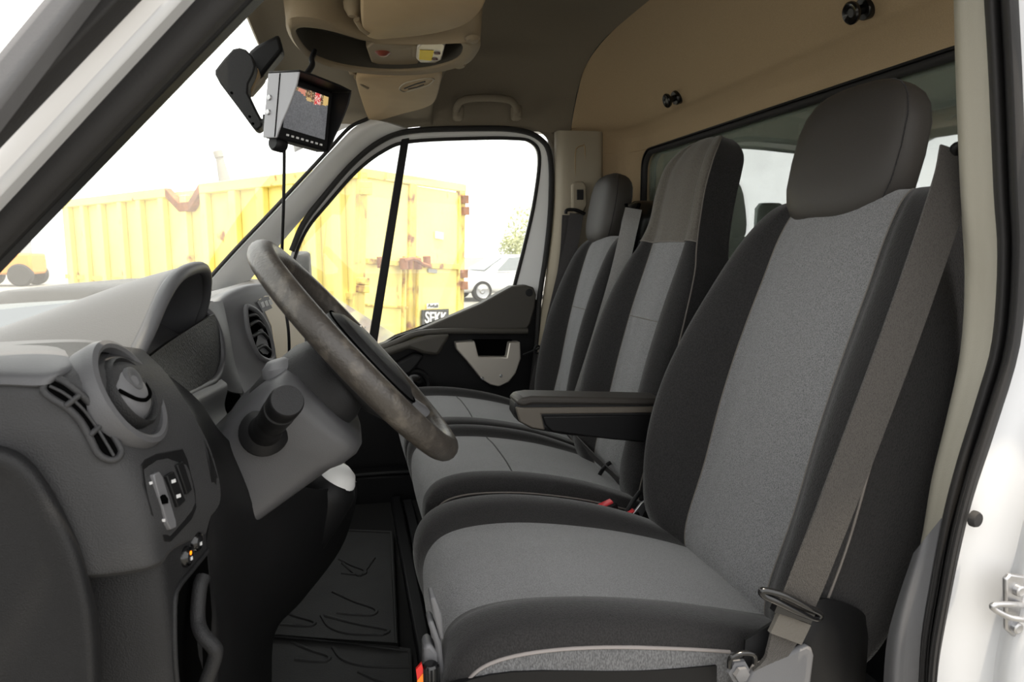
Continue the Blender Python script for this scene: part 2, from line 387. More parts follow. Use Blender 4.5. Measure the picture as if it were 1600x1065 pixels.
# windscreen, bonnet
def wsx(Y): return (Y-1.55)/.9
wrows = []
for t in (0, .25, .5, .75, 1):
    r = []
    for Y in (.665, .8, 1.0, 1.3, 1.55, 1.8, 2.1, 2.3, 2.41):
        q = abs(wsx(Y)); top = V((-.165+.13*q**4, Y, 2.03-.02*q**4)); bot = V((-.86+.40*q**2.2, Y, 1.455))
        r.append(bot.lerp(top, t)+V((-.02, 0, .03))*math.sin(math.pi*t))
    wrows.append(r)
ws = grid('window_1', dense(wrows, 3, 3), M['glass_veiled'], None, .005); struct(ws)
bn = wpatch('van_bonnet', [[(X, Y, z-.05*abs(wsx(Y))**3) for Y in (.56, .8, 1.2, 1.55, 1.9, 2.3, 2.54)] for X, z in ((-.86, 1.33), (-1.0, 1.31), (-1.3, 1.24), (-1.5, 1.12), (-1.55, .9), (-1.55, .4))], M['white_paint'], None, .01, 3, 3, V((-2, 1.55, 5)))
struct(bn, 'white bonnet in front of the windscreen', 'bonnet')
box('firewall', (-.80, 1.55, .90), (.04, 1.8, .8), M['plastic_black'], bn)

# ---------------------------------------------------------------- passenger door
YD = 2.44
d1 = thing('door_1', (.2, YD, ZF), 'passenger door with dark lower panel and slanted quarter light', 'door', kind='structure')
fo = [(446, 440), (456, 392), (474, 350), (505, 308), (548, 258), (592, 222), (640, 205), (740, 201), (805, 203), (842, 216), (859, 245), (860, 320), (853, 395), (842, 470)]
fi = [(452, 440), (462, 396), (481, 355), (513, 316), (556, 268), (598, 236), (640, 221), (740, 216), (800, 216), (830, 221), (843, 245), (836, 310), (822, 375), (803, 450)]
n = len(fo)
F0 = spl([P(u, v, YD) for u, v in fo], 5); F1 = spl([P(u, v, YD+.02) for u, v in fi], 5)
F2 = [p+V((0, .035, 0)) for p in F1]; F3 = [p+V((0, .05, 0)) for p in F0]
grid('window_frame', [F0, [a.lerp(b, .5)+V((0, -.004, 0)) for a, b in zip(F0, F1)], F1, F2, F3], M['pillar_grey'], d1, 0)
tube('window_rubber', F1, .007, M['rubber'], d1, 8)
gl = [P(u, v, YD+.035) for u, v in fi]+[P(800, 470, YD+.035), P(690, 520, YD+.035), P(560, 560, YD+.035), P(440, 560, YD+.035)]
g2 = prism('window_2', spl(gl, 3, True), (0, .004, 0), M['glass_door'], None, 0, False); struct(g2)
prism('divider_bar', [P(628, 214, YD+.01), P(640, 214, YD+.01), P(588, 545, YD+.01), P(574, 545, YD+.01)], (0, .03, 0), M['plastic_black'], d1, .003)
# lower panel of the door: base sheet, waist trim, grab, pull pocket, speaker, bin
plate('door_panel', [(400, 560), (560, 545), (600, 540), (700, 512), (770, 476), (812, 452), (843, 452), (843, 520), (836, 640), (830, 900), (380, 900)], YD+.005, .04, M['plastic_black'], d1, .006)
plate('waist_trim', [(588, 541), (640, 522), (700, 496), (752, 474), (782, 457), (800, 447), (822, 445), (834, 449), (838, 460), (836, 480), (829, 505), (824, 514), (760, 515), (680, 514), (652, 517), (620, 528), (592, 545)], YD-.03, .06, M['door_plastic'], d1, .006)
tube('waist_ledge', spl([P(588, 548, YD-.045), P(620, 534, YD-.05), P(652, 521, YD-.05), P(700, 517, YD-.05), P(760, 517, YD-.05), P(824, 517, YD-.045)], 5), .011, M['door_plastic'], d1, 8)
lathe('screw_cap', [(0, -.002), (.012, -.002), (.014, 0), (.014, .01)], P(827, 457, YD-.03), (0, 1, 0), M['plastic'], d1, 20)
gp = [(575, 556), (600, 546), (640, 532), (668, 524), (705, 522), (690, 548), (684, 556), (662, 553), (640, 545), (610, 556), (580, 574)]
plate('grab_handle', gp, YD-.075, .05, M['door_plastic'], d1, .012)
plate('handle_support', [(590, 585), (628, 562), (648, 552), (664, 556), (650, 575), (640, 585), (600, 592)], YD-.05, .05, M['plastic'], d1, .01)
pk = [(712, 535), (742, 533), (748, 557), (792, 558), (796, 535), (813, 534), (814, 560), (806, 583), (795, 597), (780, 604), (766, 601), (752, 592), (735, 570), (713, 545)]
plate('pull_pocket', pk, YD-.055, .05, M['silver'], d1, .004)
plate('pocket_recess', [(738, 531), (800, 531), (798, 560), (742, 560)], YD-.02, .03, M['hole'], d1)  # black plate stands for the shade inside the pull pocket
for q in ((754, 591), (783, 587)): lathe('pocket_screw', [(.004, -.002), (.006, 0), (.006, .004)], P(q[0], q[1], YD-.055), (0, 1, 0), M['steel'], d1, 12)
spk = P(648, 601, YD-.02)
lathe('speaker_ring', [(.042, -.012), (.05, -.018), (.058, -.012), (.06, .02)], spk, (0, 1, 0), M['plastic'], d1, 32, caps=False)
lathe('speaker_cone', [(0, -.004), (.012, -.006), (.02, 0), (.044, .006), (.046, .01)], spk+V((0, -.004, 0)), (0, 1, 0), M['gloss_black'], d1, 32)
plate('door_bin', [(548, 745), (600, 741), (652, 739), (700, 745), (740, 830), (700, 900), (560, 830)], YD-.10, .10, M['plastic_black'], d1, .012)
tube('bin_lip', spl([P(548, 743, YD-.10), P(600, 739, YD-.10), P(652, 737, YD-.10), P(700, 743, YD-.10)], 5), .007, M['plastic'], d1, 8)
rt = spl([P(u, v, YD-.01) for u, v in fo[1:]]+[P(838, 540, YD-.01), P(829, 620, YD-.01), P(824, 700, YD-.01)], 5)
tube('door_seal', [p+V((0, -.004, 0)) for p in rt], .010, M['rubber'], d1, 8)
# outside mirror of the passenger door
mr = thing('door_mirror', P(470, 440, 2.62), 'dark grey door mirror housing outside the passenger window', 'mirror')
ring = []
for k, (dx, sc) in enumerate(((-.045, .5), (-.035, .85), (-.01, 1), (.02, 1), (.03, .95))):
    c = P(472, 422, 2.66); ring.append([c+V((dx, .085*math.copysign(abs(math.cos(t))**.7, math.cos(t))*sc, .13*math.copysign(abs(math.sin(t))**.7, math.sin(t))*sc-.06)) for t in [2*math.pi*q/20 for q in range(20)]])
loft('housing', ring, M['plastic'], mr)
tube('mirror_arm', [P(472, 455, 2.64), P(474, 480, 2.56), P(476, 500, 2.48)], .02, M['plastic_black'], mr)
# ---------------------------------------------------------------- passenger side pillar trims
t1 = thing('trim_1', P(420, 380, 2.38), 'light grey trim on the passenger windscreen pillar', 'trim', kind='structure')
A0 = [(318, 452, 2.33), (372, 392, 2.335), (430, 331, 2.34), (480, 277, 2.345), (520, 234, 2.35), (552, 200, 2.36), (580, 186, 2.37)]
A2 = [(372, 460, 2.425), (412, 412, 2.43), (465, 350, 2.43), (510, 299, 2.43), (552, 252, 2.43), (594, 219, 2.43), (640, 203, 2.435)]
A1 = [((a[0]*.55+b[0]*.45)-2, (a[1]*.55+b[1]*.45)-2, 2.365) for a, b in zip(A0, A2)]
patch('pillar_cover', [A0, A1, A2], M['pillar_grey'], t1, .006, 5, 4)
tube('windscreen_edge_seal', spl([P(*q)+V((-.012, -.004, 0)) for q in A0], 5), .006, M['rubber'], t1, 8)
t2 = thing('trim_2', P(900, 400, 2.4), 'beige moulded trim of the passenger belt pillar', 'trim', kind='structure')
B = [[(866, 207, 2.43), (872, 204, 2.40), (890, 204, 2.375), (936, 205, 2.375), (941, 208, 2.39), (942, 212, 2.43)],
     [(866, 260, 2.43), (872, 260, 2.395), (888, 260, 2.365), (934, 260, 2.36), (940, 260, 2.375), (942, 262, 2.43)],
     [(864, 340, 2.43), (870, 340, 2.39), (886, 340, 2.36), (934, 340, 2.35), (941, 340, 2.37), (944, 340, 2.43)],
     [(850, 450, 2.43), (858, 450, 2.40), (876, 450, 2.375), (930, 450, 2.37), (940, 450, 2.38), (944, 450, 2.43)],
     [(835, 560, 2.43), (842, 560, 2.41), (856, 560, 2.395), (920, 560, 2.39), (935, 560, 2.40), (940, 560, 2.43)],
     [(826, 680, 2.43), (832, 680, 2.415), (846, 680, 2.40), (910, 680, 2.40), (925, 680, 2.40), (930, 680, 2.43)]]
patch('pillar_cover', B, M['beige'], t2, .006, 4, 5)
tube('guide_slot', spl([P(899, 292, 2.360), P(899, 240, 2.364), P(903, 230, 2.365), P(909, 228, 2.365), P(914, 232, 2.365), P(914, 292, 2.360)], 4), .0022, M['beige_warm'], t2, 6)
# belt height adjuster and outer belt
ub = thing('seat_belt', P(895, 480, 2.33), 'dark seat belt hanging from the passenger pillar behind the outer seat', 'seat belt', 'seat belts')
plate('height_adjuster', [(894, 288), (900, 283), (912, 283), (917, 290), (918, 320), (912, 332), (899, 334), (894, 325)], 2.335, .02, M['beige'], ub, .006)
plate('adjuster_button', [(902, 296), (912, 296), (912, 312), (902, 312)], 2.33, .008, M['plastic'], ub, .002)
tube('belt_loop', spl([P(884, 334, 2.315), P(886, 328, 2.315), P(900, 328, 2.31), P(914, 334, 2.31)], 4), .006, M['plastic_black'], ub, 8)
ribbon('webbing', spl([P(901, 334, 2.31), P(893, 380, 2.30), P(876, 450, 2.29), P(860, 520, 2.28), P(846, 600, 2.27), P(838, 650, 2.25)], 6), V((1, -.25, 0)), .048, .0025, M['webbing_dark'], ub)
ribbon('webbing_return', spl([P(888, 336, 2.33), P(884, 400, 2.34), P(872, 470, 2.35), P(852, 545, 2.36), P(836, 610, 2.36), P(832, 680, 2.36)], 6), V((1, -.1, 0)), .044, .0025, M['webbing_dark'], ub)
tube('belt_clip', [P(818, 554, 2.33), P(828, 550, 2.31), P(838, 546, 2.28), P(846, 542, 2.27)], .004, M['plastic_black'], ub, 8)
tube('clip_ring', [P(840, 546, 2.27)+V((.012*math.cos(a), 0, .014*math.sin(a))) for a in [k*math.pi/5 for k in range(10)]], .004, M['plastic_black'], ub, 6, True)

# ---------------------------------------------------------------- driver's door aperture
ap = thing('wall_left', (.7, .6, ZF), 'white driver door aperture with windscreen pillar and rear pillar', 'wall', kind='structure')
def band(name, a0, a1, b0, b1, Y, mat, th, k0=-.95, k1=1.5, bv=.006):
    def ex(p, q, k): return (p[0]+(q[0]-p[0])*k, p[1]+(q[1]-p[1])*k)
    pts = [ex(a0, a1, k0), ex(a0, a1, k1), ex(b0, b1, k1), ex(b0, b1, k0)]
    return prism(name, [P(u, v, Y) for u, v in pts], (0, th, 0), mat, ap, bv)
band('pillar_outer', (0, 70), (58, 0), (0, 160), (122, 0), .52, M['plastic_mid'], .03)
band('pillar_gap', (0, 150), (118, 0), (0, 190), (182, 0), .545, M['rubber'], .03)
band('pillar_flange', (0, 184), (182, 0), (0, 300), (278, 0), .585, M['white_paint'], .03)
band('pillar_seal', (0, 296), (275, 0), (0, 376), (362, 0), .62, M['rubber'], .035, bv=.012)
band('pillar_edge', (0, 372), (357, 0), (0, 404), (392, 0), .65, M['plastic_black'], .03)
box('front_wing', (-1.0, .565, .92), (1.0, .03, .95), M['white_paint'], ap, .01)
box('hinge_post', (-.47, .62, .95), (.10, .10, .85), M['white_paint'], ap, .015)
# rear pillar trim, seal, painted body
BL = [(1488, -60), (1490, 0), (1493, 120), (1500, 300), (1507, 430), (1500, 550), (1478, 655), (1455, 750), (1438, 850), (1412, 940), (1398, 1010), (1392, 1120)]
BR = [(1532, -60), (1535, 0), (1542, 120), (1550, 300), (1556, 400), (1548, 530), (1524, 620), (1493, 720), (1470, 810), (1452, 910), (1438, 1000), (1432, 1120)]
SR = [(1592, -60), (1594, 0), (1600, 120), (1606, 300), (1608, 400), (1596, 540), (1558, 670), (1522, 780), (1500, 870), (1482, 960), (1468, 1040), (1462, 1120)]
def mixp(a, b, t, Y): return [(p[0]*(1-t)+q[0]*t, p[1]*(1-t)+q[1]*t, Y) for p, q in zip(a, b)]
patch('pillar_cover', [mixp(BL, BR, 0, .76), mixp(BL, BR, .05, .70), mixp(BL, BR, .5, .675), mixp(BL, BR, 1.05, .655)], M['beige_pale'], ap, .006, 4, 4)
patch('lower_pillar_shade', [mixp(BL, BR, -.35, .70)[8:], mixp(BL, BR, .05, .672)[8:], mixp(BL, BR, .5, .664)[8:], mixp(BL, BR, 1.02, .650)[8:]], M['plastic_mid'], ap, .006, 4, 4)  # grey sheet added over the trim; lighting at its foot put into colour
patch('seal_lip', [mixp(BR, SR, 0, .665), mixp(BR, SR, .12, .640), mixp(BR, SR, .30, .632), mixp(BR, SR, .46, .640)], M['rubber'], ap, .006, 4, 4)
patch('seal_bulb', [mixp(BR, SR, .44, .645), mixp(BR, SR, .54, .622), mixp(BR, SR, .72, .610), mixp(BR, SR, .90, .615), mixp(BR, SR, 1.0, .632)], M['rubber'], ap, .006, 4, 4)
W1 = [(q[0]+260, q[1]) for q in SR]
patch('painted_pillar', [mixp(SR, W1, -.03, .626), mixp(SR, W1, .10, .615), mixp(SR, W1, .33, .600), mixp(SR, W1, .42, .575), mixp(SR, W1, .7, .55), mixp(SR, W1, 1, .54)], M['white_paint'], ap, .006, 4, 4)
lathe('round_plug', [(0, -.004), (.008, -.003), (.0095, 0), (.0095, .004)], P(1525, 811, .606), (-.2, 1, .0), M['rubber'], ap, 20)
box('rear_quarter', (2.2, .545, 1.4), (2.2, .02, 1.6), M['white_paint'], ap)
box('sill', (.1, .66, .70), (1.6, .1, .12), M['white_paint'], ap, .01)
d2 = thing('door_2', (-.42, .54, ZF), 'driver door swung wide open', 'door', kind='structure')
hd_ = V((-.26, -.965, 0)).normalized(); hn = V((.965, -.26, 0)).normalized(); h0 = V((-.44, .50, 0))
def dpt(a, z, o=0): return h0+hd_*a+hn*o+V((0, 0, z))
prism('door_skin', [dpt(0, .50), dpt(1.1, .50), dpt(1.12, 1.42), dpt(0, 1.42)], hn*.05, M['white_paint'], d2, .01)
prism('door_card', [dpt(.03, .56, .05), dpt(1.06, .56, .05), dpt(1.08, 1.45, .05), dpt(.03, 1.45, .05)], hn*.06, M['plastic_black'], d2, .015)
tube('window_frame', [dpt(.05, 1.42, .03), dpt(.40, 1.98, .03), dpt(.9, 2.0, .03), dpt(1.0, 1.92, .03), dpt(1.10, 1.42, .03)], .028, M['plastic_black'], d2, 8)
prism('window_pane', [dpt(.06, 1.44, .03), dpt(1.08, 1.44, .03), dpt(.99, 1.9, .03), dpt(.9, 1.98, .03), dpt(.41, 1.96, .03)], hn*.004, M['glass_clear'], d2, 0, False)
stk = thing('door_striker', P(1590, 950, .58), 'zinc door striker bolted to the white driver door pillar', 'striker')
sb = [(1572, 905), (1580, 897), (1640, 905), (1640, 1010), (1585, 995), (1573, 985)]
plate('base_plate', sb, .574, .006, M['steel'], stk, .002)
for q in ((1592, 922), (1588, 980)):
    lathe('screw', [(.0025, -.0035), (.0045, -.004), (.0065, -.003), (.007, .002)], P(q[0], q[1], .572), (0, 1, 0), M['steel'], stk, 16)
tube('striker_bar', spl([P(1600, 945, .575), P(1582, 944, .553), P(1556, 944, .55), P(1552, 950, .55), P(1575, 963, .548), P(1600, 968, .55), P(1640, 975, .57)], 5), .0032, M['steel'], stk, 10)

# ================================================================ seats
def lerp_rows(rows, n):
    """rows: list of lists of tuples of floats -> splined in row direction"""
    K = len(rows[0]); cols = []
    for k in range(K):
        cols.append(spl([V((*r[k], 0)) if len(r[k]) == 2 else V(r[k]) for r in rows], n))
    return [[cols[k][i] for k in range(K)] for i in range(len(cols[0]))]
def upholstery(parent, Yc, spine, sections, panels, nu=4, nv=4, thick=.0, caps=(), fmirror=1):
    """spine: (X, Z, nx, nz) rows; sections: per row list of (s, d): sideways and along the normal. Closed ring sections."""
    SP = spl([V((q[0], q[1], 0)) for q in spine], nv); NR = spl([V((q[2], q[3], 0)) for q in spine], nv)
    K = len(sections[0])
    SC = lerp_rows(sections, nv)
    G = []
    for i in range(len(SP)):
        ring = spl([V((q.x, q.y, 0)) for q in SC[i]], nu, True)
        nn = NR[i].normalized()
        G.append([V((SP[i].x+nn.x*q.y, Yc+q.x, SP[i].y+nn.y*q.y)) for q in ring])
    out = {}
    W = K*nu
    for name, k0, k1, mat, lab in panels:
        cols = [(j % W) for j in range(k0*nu, k1*nu+1)]
        vs = [G[i][j] for i in range(len(G)) for j in cols]; nc = len(cols); fs = []
        for i in range(len(G)-1):
            for j in range(nc-1): fs.append((i*nc+j, i*nc+j+1, (i+1)*nc+j+1, (i+1)*nc+j))
        if name in caps:
            for i in (0, len(G)-1):
                base = len(vs); vs += G[i]; c = sum(G[i], V())/W; vs.append(c)
                for j in range(W): fs.append((base+j, base+(j+1) % W, base+W))
        o = raw(name, vs, fs, mat, parent, True, None)
        if lab: o['label'] = lab
        out[name] = o
    return G, nu
def seamline(name, G, nu, k, r, mat, parent, i0=0, i1=None, off=0.0):
    pts = [g[k*nu] for g in G[i0:i1]]
    return tube(name, pts, r, mat, parent, 6)
def backrest(parent, Yc, X0, Z0, rec, rows, dx=0, light=None, panels=None, nb=1.0):
    """rows: (h, half width, centre half width, bolster, thickness, centre depth)"""
    r = math.radians(rec); spine = []; sec = []
    for h, w_, c_, b_, T, d0 in rows:
        spine.append((X0+h*math.sin(r), Z0+h*math.cos(r), -math.cos(r), math.sin(r)))
        e = w_-c_
        sec.append([(-c_, d0-.003), (-c_*.5, d0+.004), (0, d0+.004), (c_*.5, d0+.004), (c_, d0-.003),
                    (c_+.30*e, d0+.75*b_), (c_+.62*e, d0+b_), (c_+.9*e, d0+.72*b_), (w_, d0+.05*b_-.004), (w_, d0-.35*T), (w_*.99, d0-.78*T), (w_*.93, d0-T), (0, d0-T*1.02),
                    (-w_*.93, d0-T), (-w_*.99, d0-.78*T), (-w_, d0-.35*T), (-w_, d0+.05*b_-.004), (-c_-.9*e, d0+.62*b_*nb), (-c_-.62*e, d0+b_*nb), (-c_-.30*e, d0+.75*b_*nb)])
    return upholstery(parent, Yc, spine, sec, panels, 3, 5, caps=('back_cover',))
def bpanels(c, bo, side, back):
    return [('centre_panel', 0, 4, c, 'lighter grey woven centre panel'), ('bolster', 4, 8, bo, 'charcoal side bolster'), ('bolster', 16, 20, bo, 'charcoal side bolster'),
            ('side_cover', 8, 11, side, None), ('side_cover', 13, 16, side, None), ('back_cover', 11, 13, back, None)]

# ---- driver's seat
ds = thing('driver_seat', (.35, 1.0, ZF), 'large grey and charcoal fabric driver seat nearest the open door', 'seat', 'cab seats')
rows = [(-.06, .20, .125, .004, .05, -.05), (-.035, .225, .128, .02, .09, -.02), (.02, .245, .130, .05, .12, 0), (.14, .252, .133, .085, .135, 0), (.26, .252, .135, .085, .13, .006), (.38, .245, .135, .068, .125, .006), (.50, .232, .133, .045, .12, 0), (.58, .215, .13, .025, .11, -.004), (.635, .195, .125, .01, .09, -.015), (.66, .175, .12, .0, .06, -.03), (.668, .15, .11, .0, .03, -.045)]
G, nu = backrest(ds, 1.0, .600, 1.065, 17, rows, nb=.3, panels=bpanels(M['fab_light'], M['fab_dark'], M['fab_dark'], M['plastic_black']))
seamline('backrest_seam', G, nu, 4, .0014, M['thread'], ds, 4, -3); seamline('backrest_seam', G, nu, 0, .0014, M['thread'], ds, 4, -3)
seamline('side_seam', G, nu, 16, .002, M['thread'], ds, 4, -3)
# cushion: spine runs from the front lip over the roll to the rear
sp_ = [(.135, .93, -1, .05), (.112, 1.0, -1, .1), (.106, 1.05, -.95, .3), (.118, 1.088, -.75, .65), (.150, 1.112, -.35, .94), (.21, 1.121, -.05, 1), (.30, 1.116, .03, 1), (.42, 1.095, .12, 1), (.52, 1.070, .18, 1), (.60, 1.045, .2, 1), (.64, 1.03, .25, 1)]
sc_ = []
for i, (w_, c_, b_, T) in enumerate([(.20, .11, 0, .04), (.215, .115, .004, .06), (.225, .118, .008, .08), (.235, .122, .012, .10), (.24, .128, .018, .13), (.243, .132, .022, .15), (.245, .135, .024, .15), (.243, .135, .022, .14), (.236, .132, .016, .12), (.22, .125, .008, .10), (.20, .11, 0, .08)]):
    e = w_-c_
    sc_.append([(-c_, -.003), (-c_*.5, .002), (0, .003), (c_*.5, .002), (c_, -.003), (c_+.3*e, .8*b_), (c_+.6*e, b_), (c_+.88*e, .55*b_), (w_, -.012), (w_+.004, -.05*T/.15), (w_, -T*.7), (w_*.95, -T), (0, -T),
                (-w_*.95, -T), (-w_, -T*.7), (-w_-.004, -.05*T/.15), (-w_, -.014), (-c_-.88*e, .5*b_), (-c_-.6*e, .8*b_), (-c_-.3*e, .6*b_)])
G, nu = upholstery(ds, 1.0, sp_, sc_, [('cushion_centre', 0, 4, M['fab_light'], 'lighter grey woven cushion centre'), ('cushion_bolster', 4, 8, M['fab_dark'], 'charcoal cushion bolster'), ('cushion_bolster', 16, 20, M['fab_dark'], 'charcoal cushion bolster'),
     ('cushion_side', 8, 11, M['fab_side'], None), ('cushion_side', 13, 16, M['fab_side'], 'grey cushion side below pale piping'), ('cushion_base', 11, 13, M['plastic_black'], None)], 3, 5, caps=('cushion_base',))
seamline('cushion_piping', G, nu, 16, .0024, M['piping'], ds, 8, -12)
seamline('cushion_piping', G, nu, 8, .0026, M['thread'], ds, 8, -12)
# headrest
def headrest(parent, c, w_, h_, t_, tilt, mat, ex=3.2, seam=True, wrap=.0):
    r = math.radians(tilt); rings = []; n = 40
    for f in (-.5, -.492, -.475, -.44, -.39, -.32, -.2, 0, .2, .32, .39, .44, .475, .492, .5):
        g_ = abs(2*f); kw = max(.30, (1-g_**2.9)**(1/2.9)); kt = max(.28, (1-g_**5)**(1/2.4))
        ring = []
        for k in range(n):
            y, d = se(n, w_/2*kw, t_/2*kt, ex, k)
            d -= wrap*(y/(w_/2))**2 if d < 0 else 0     # ends curl towards the rider
            hh = f*h_
            ring.append(V((c[0]+hh*math.sin(r)+d*math.cos(r), c[1]+y, c[2]+hh*math.cos(r)-d*math.sin(r))))
        rings.append(ring)
    o = loft('headrest', rings, mat, parent, True, 80); o['label'] = 'smooth black leatherette headrest'
    if seam:
        for k in (22, 38):     # stitched lines where the front meets the side band
            pts = [rg[k] for rg in rings[2:-1]]
            tube('headrest_seam', pts, .0012, M['fab_dark'], o, 6)
    return o
headrest(ds, (.845, 1.035, 1.750), .272, .250, .10, 12, M['leather'], 3.0)
for y in (-.07, .07): tube('headrest_post', [V((.825, 1.0+y, 1.62)), V((.858, 1.0+y, 1.70))], .006, M['chrome'], ds, 10)
# seat base, recliner cover, levers
box('seat_base', (.36, 1.0, .83), (.42, .40, .22), M['plastic_black'], ds, .02)
patch('recliner_cover', [[(1165, 1000, .745), (1240, 955, .735), (1290, 935, .735), (1340, 950, .745), (1362, 975, .76)], [(1160, 1060, .735), (1230, 1030, .725), (1290, 1010, .72), (1340, 1015, .735), (1355, 1030, .76)], [(1150, 1160, .735), (1230, 1150, .725), (1290, 1140, .72), (1330, 1130, .735), (1345, 1130, .76)]], M['plastic_black'], ds, .01)
plate('anchor_cover', [(1180, 1042), (1262, 1008), (1270, 1014), (1273, 1024), (1264, 1100), (1150, 1100)], .715, .01, M['plastic_mid'], ds, .004)
patch('side_valance', [[(690, 1075, .765), (800, 1050, .752), (1000, 1048, .750), (1120, 1040, .752)], [(690, 1200, .76), (800, 1200, .75), (1000, 1200, .75), (1120, 1200, .75)]], M['plastic_black'], ds, .01)
for uv in ([(672, 935), (680, 933), (690, 960), (694, 1000), (688, 1000), (678, 965)], [(668, 973), (677, 970), (690, 1005), (697, 1070), (688, 1070), (680, 1010)], [(662, 1012), (672, 1006), (684, 1020), (688, 1080), (664, 1080)]):
    plate('adjuster_lever', uv, .80, .03, M['plastic_mid'], ds, .004)
kc = P(673, 1062, .785)
kn = lathe('adjuster_knob', [(0, .022), (.008, .022), (.010, .019), (.010, -.03)], kc, (0, 0, 1), M['gloss_black'], ds, 20)
for k in range(12):
    a = math.pi*2*k/12; tube('knob_ridge', [kc+V((.0098*math.cos(a), .0098*math.sin(a), -.03)), kc+V((.0098*math.cos(a), .0098*math.sin(a), .019))], .0014, M['plastic_black'], kn, 6)
plate('warning_label', [(650, 1046), (659, 1036), (662, 1049), (652, 1062)], .78, .004, M['redlabel'], ds)
plate('warning_label', [(652, 1063), (662, 1050), (665, 1080), (652, 1084)], .78, .004, M['orange'], ds)
# armrest on the far side of the driver's seat
ar = [(806, 632), (812, 624), (830, 621), (1040, 625), (1040, 690), (1000, 692), (960, 688), (880, 680), (832, 671), (812, 660), (805, 648)]
am = plate('armrest', ar, 1.305, .062, M['plastic'], ds, .010, 0); am['label'] = 'dark plastic armrest folded down'
plate('armrest_pad', [(806, 631), (814, 622), (832, 619), (1040, 623), (1040, 634), (832, 632), (818, 636)], 1.300, .072, M['leather'], am, .006)
plate('armrest_side', [(848, 650), (1040, 648), (1040, 688), (1000, 690), (960, 687), (890, 678), (862, 674), (852, 664)], 1.300, .01, M['plastic_black'], am, .003)
M['taupe'] = material('taupe_plastic', (84, 78, 70), .55, bump=(500, .15))
plate('armrest_tip', [(806, 636), (820, 637), (1040, 635), (1040, 645), (846, 647), (852, 672), (832, 669), (812, 659)], 1.301, .01, M['taupe'], am, .003)

# ---- middle seat with built-in headrest
ms = thing('middle_seat', (.4, 1.55, ZF), 'narrow middle seat with tall built-in headrest between the other two', 'seat', 'cab seats')
rows = [(-.06, .17, .085, .004, .05, -.05), (-.03, .19, .087, .015, .08, -.015), (.03, .20, .09, .035, .10, 0), (.15, .207, .092, .05, .105, 0), (.28, .205, .094, .05, .105, .004), (.40, .195, .094, .042, .10, .004), (.50, .172, .092, .03, .095, 0), (.56, .142, .090, .018, .09, -.002), (.62, .125, .085, .008, .088, 0), (.69, .12, .082, .008, .088, .006), (.755, .117, .078, .006, .085, .006), (.79, .106, .068, .004, .078, -.002), (.815, .090, .058, .0, .06, -.012), (.831, .066, .042, .0, .038, -.024), (.838, .040, .026, .0, .018, -.036)]
G, nu = backrest(ms, 1.55, .605, 1.065, 15.5, rows, nb=.7, panels=bpanels(M['fab_light'], M['fab_dark'], M['fab_dark'], M['plastic']))
seamline('side_seam', G, nu, 16, .0018, M['thread'], ms, 4, -3); seamline('backrest_seam', G, nu, 0, .0012, M['thread'], ms, 4, -18); seamline('backrest_seam', G, nu, 4, .0012, M['thread'], ms, 4, -18)
# head section in a browner cloth, set over the top of the centre
r15 = math.radians(15.5); rr = []
for i in range(36, len(G)):
    dip = 0
    rr.append([G[i][j % len(G[0])]+V((-math.cos(r15), 0, math.sin(r15)))*.0022 for j in range(-4*nu, 8*nu+1)])
hp = grid('head_panel', rr, M['fab_head'], ms, 0); hp['label'] = 'olive grey cloth head section'
tube('head_seam', rr[0], .0016, M['thread'], hp, 6)
for ii in (24,): tube('cross_seam', [G[ii][j]+V((-.001, 0, 0)) for j in range(0, 4*nu+1)], .0013, M['thread'], ms, 6)
def bench_cushion(parent, Yc, hw, far_b, near_b):
    spn = [(.16, .95, -1, .05), (.142, 1.02, -1, .1), (.14, 1.06, -.95, .3), (.15, 1.09, -.75, .65), (.18, 1.112, -.35, .94), (.24, 1.120, -.05, 1), (.34, 1.113, .05, 1), (.46, 1.09, .15, 1), (.56, 1.06, .2, 1), (.64, 1.03, .25, 1)]
    sec = []
    for i, (kw, bb, T) in enumerate([(.9, 0, .04), (.95, .1, .06), (.97, .3, .08), (.985, .6, .10), (1, .9, .12), (1, 1, .14), (1, 1, .14), (1, .9, .13), (.99, .6, .11), (.97, .2, .09)]):
        w_ = hw*kw; c_ = w_*.66; e = w_-c_
        fb, nb = far_b*bb, near_b*bb
        sec.append([(-c_, -.003), (-c_*.5, .002), (0, .003), (c_*.5, .002), (c_, -.003), (c_+.3*e, .8*fb), (c_+.6*e, fb), (c_+.88*e, .5*fb), (w_, -.014), (w_, -.05*T/.15), (w_*.99, -T*.7), (w_*.95, -T), (0, -T),
                    (-w_*.95, -T), (-w_*.99, -T*.7), (-w_, -.05*T/.15), (-w_, -.016), (-c_-.88*e, .4*nb), (-c_-.6*e, .8*nb), (-c_-.3*e, .7*nb)])
    G, nu = upholstery(parent, Yc, spn, sec, [('cushion_centre', 0, 4, M['fab_light'], 'lighter grey woven cushion centre'), ('cushion_bolster', 4, 8, M['fab_dark'], 'charcoal cushion bolster'), ('cushion_bolster', 16, 20, M['fab_dark'], 'charcoal cushion bolster'),
        ('cushion_side', 8, 11, M['fab_dark'], None), ('cushion_side', 13, 16, M['fab_dark'], None), ('cushion_base', 11, 13, M['plastic_black'], None)], 3, 4, caps=('cushion_base',))
    seamline('cushion_piping', G, nu, 16, .002, M['thread'], parent, 4, -3)
    tube('cross_seam', [G[24][j]+V((0, 0, -.0005)) for j in range(0, 4*nu+1)], .0022, M['fab_dark'], parent, 6)
bench_cushion(ms, 1.56, .235, .016, .018)
box('seat_base', (.42, 1.55, .82), (.42, .44, .2), M['plastic_black'], ms, .02)
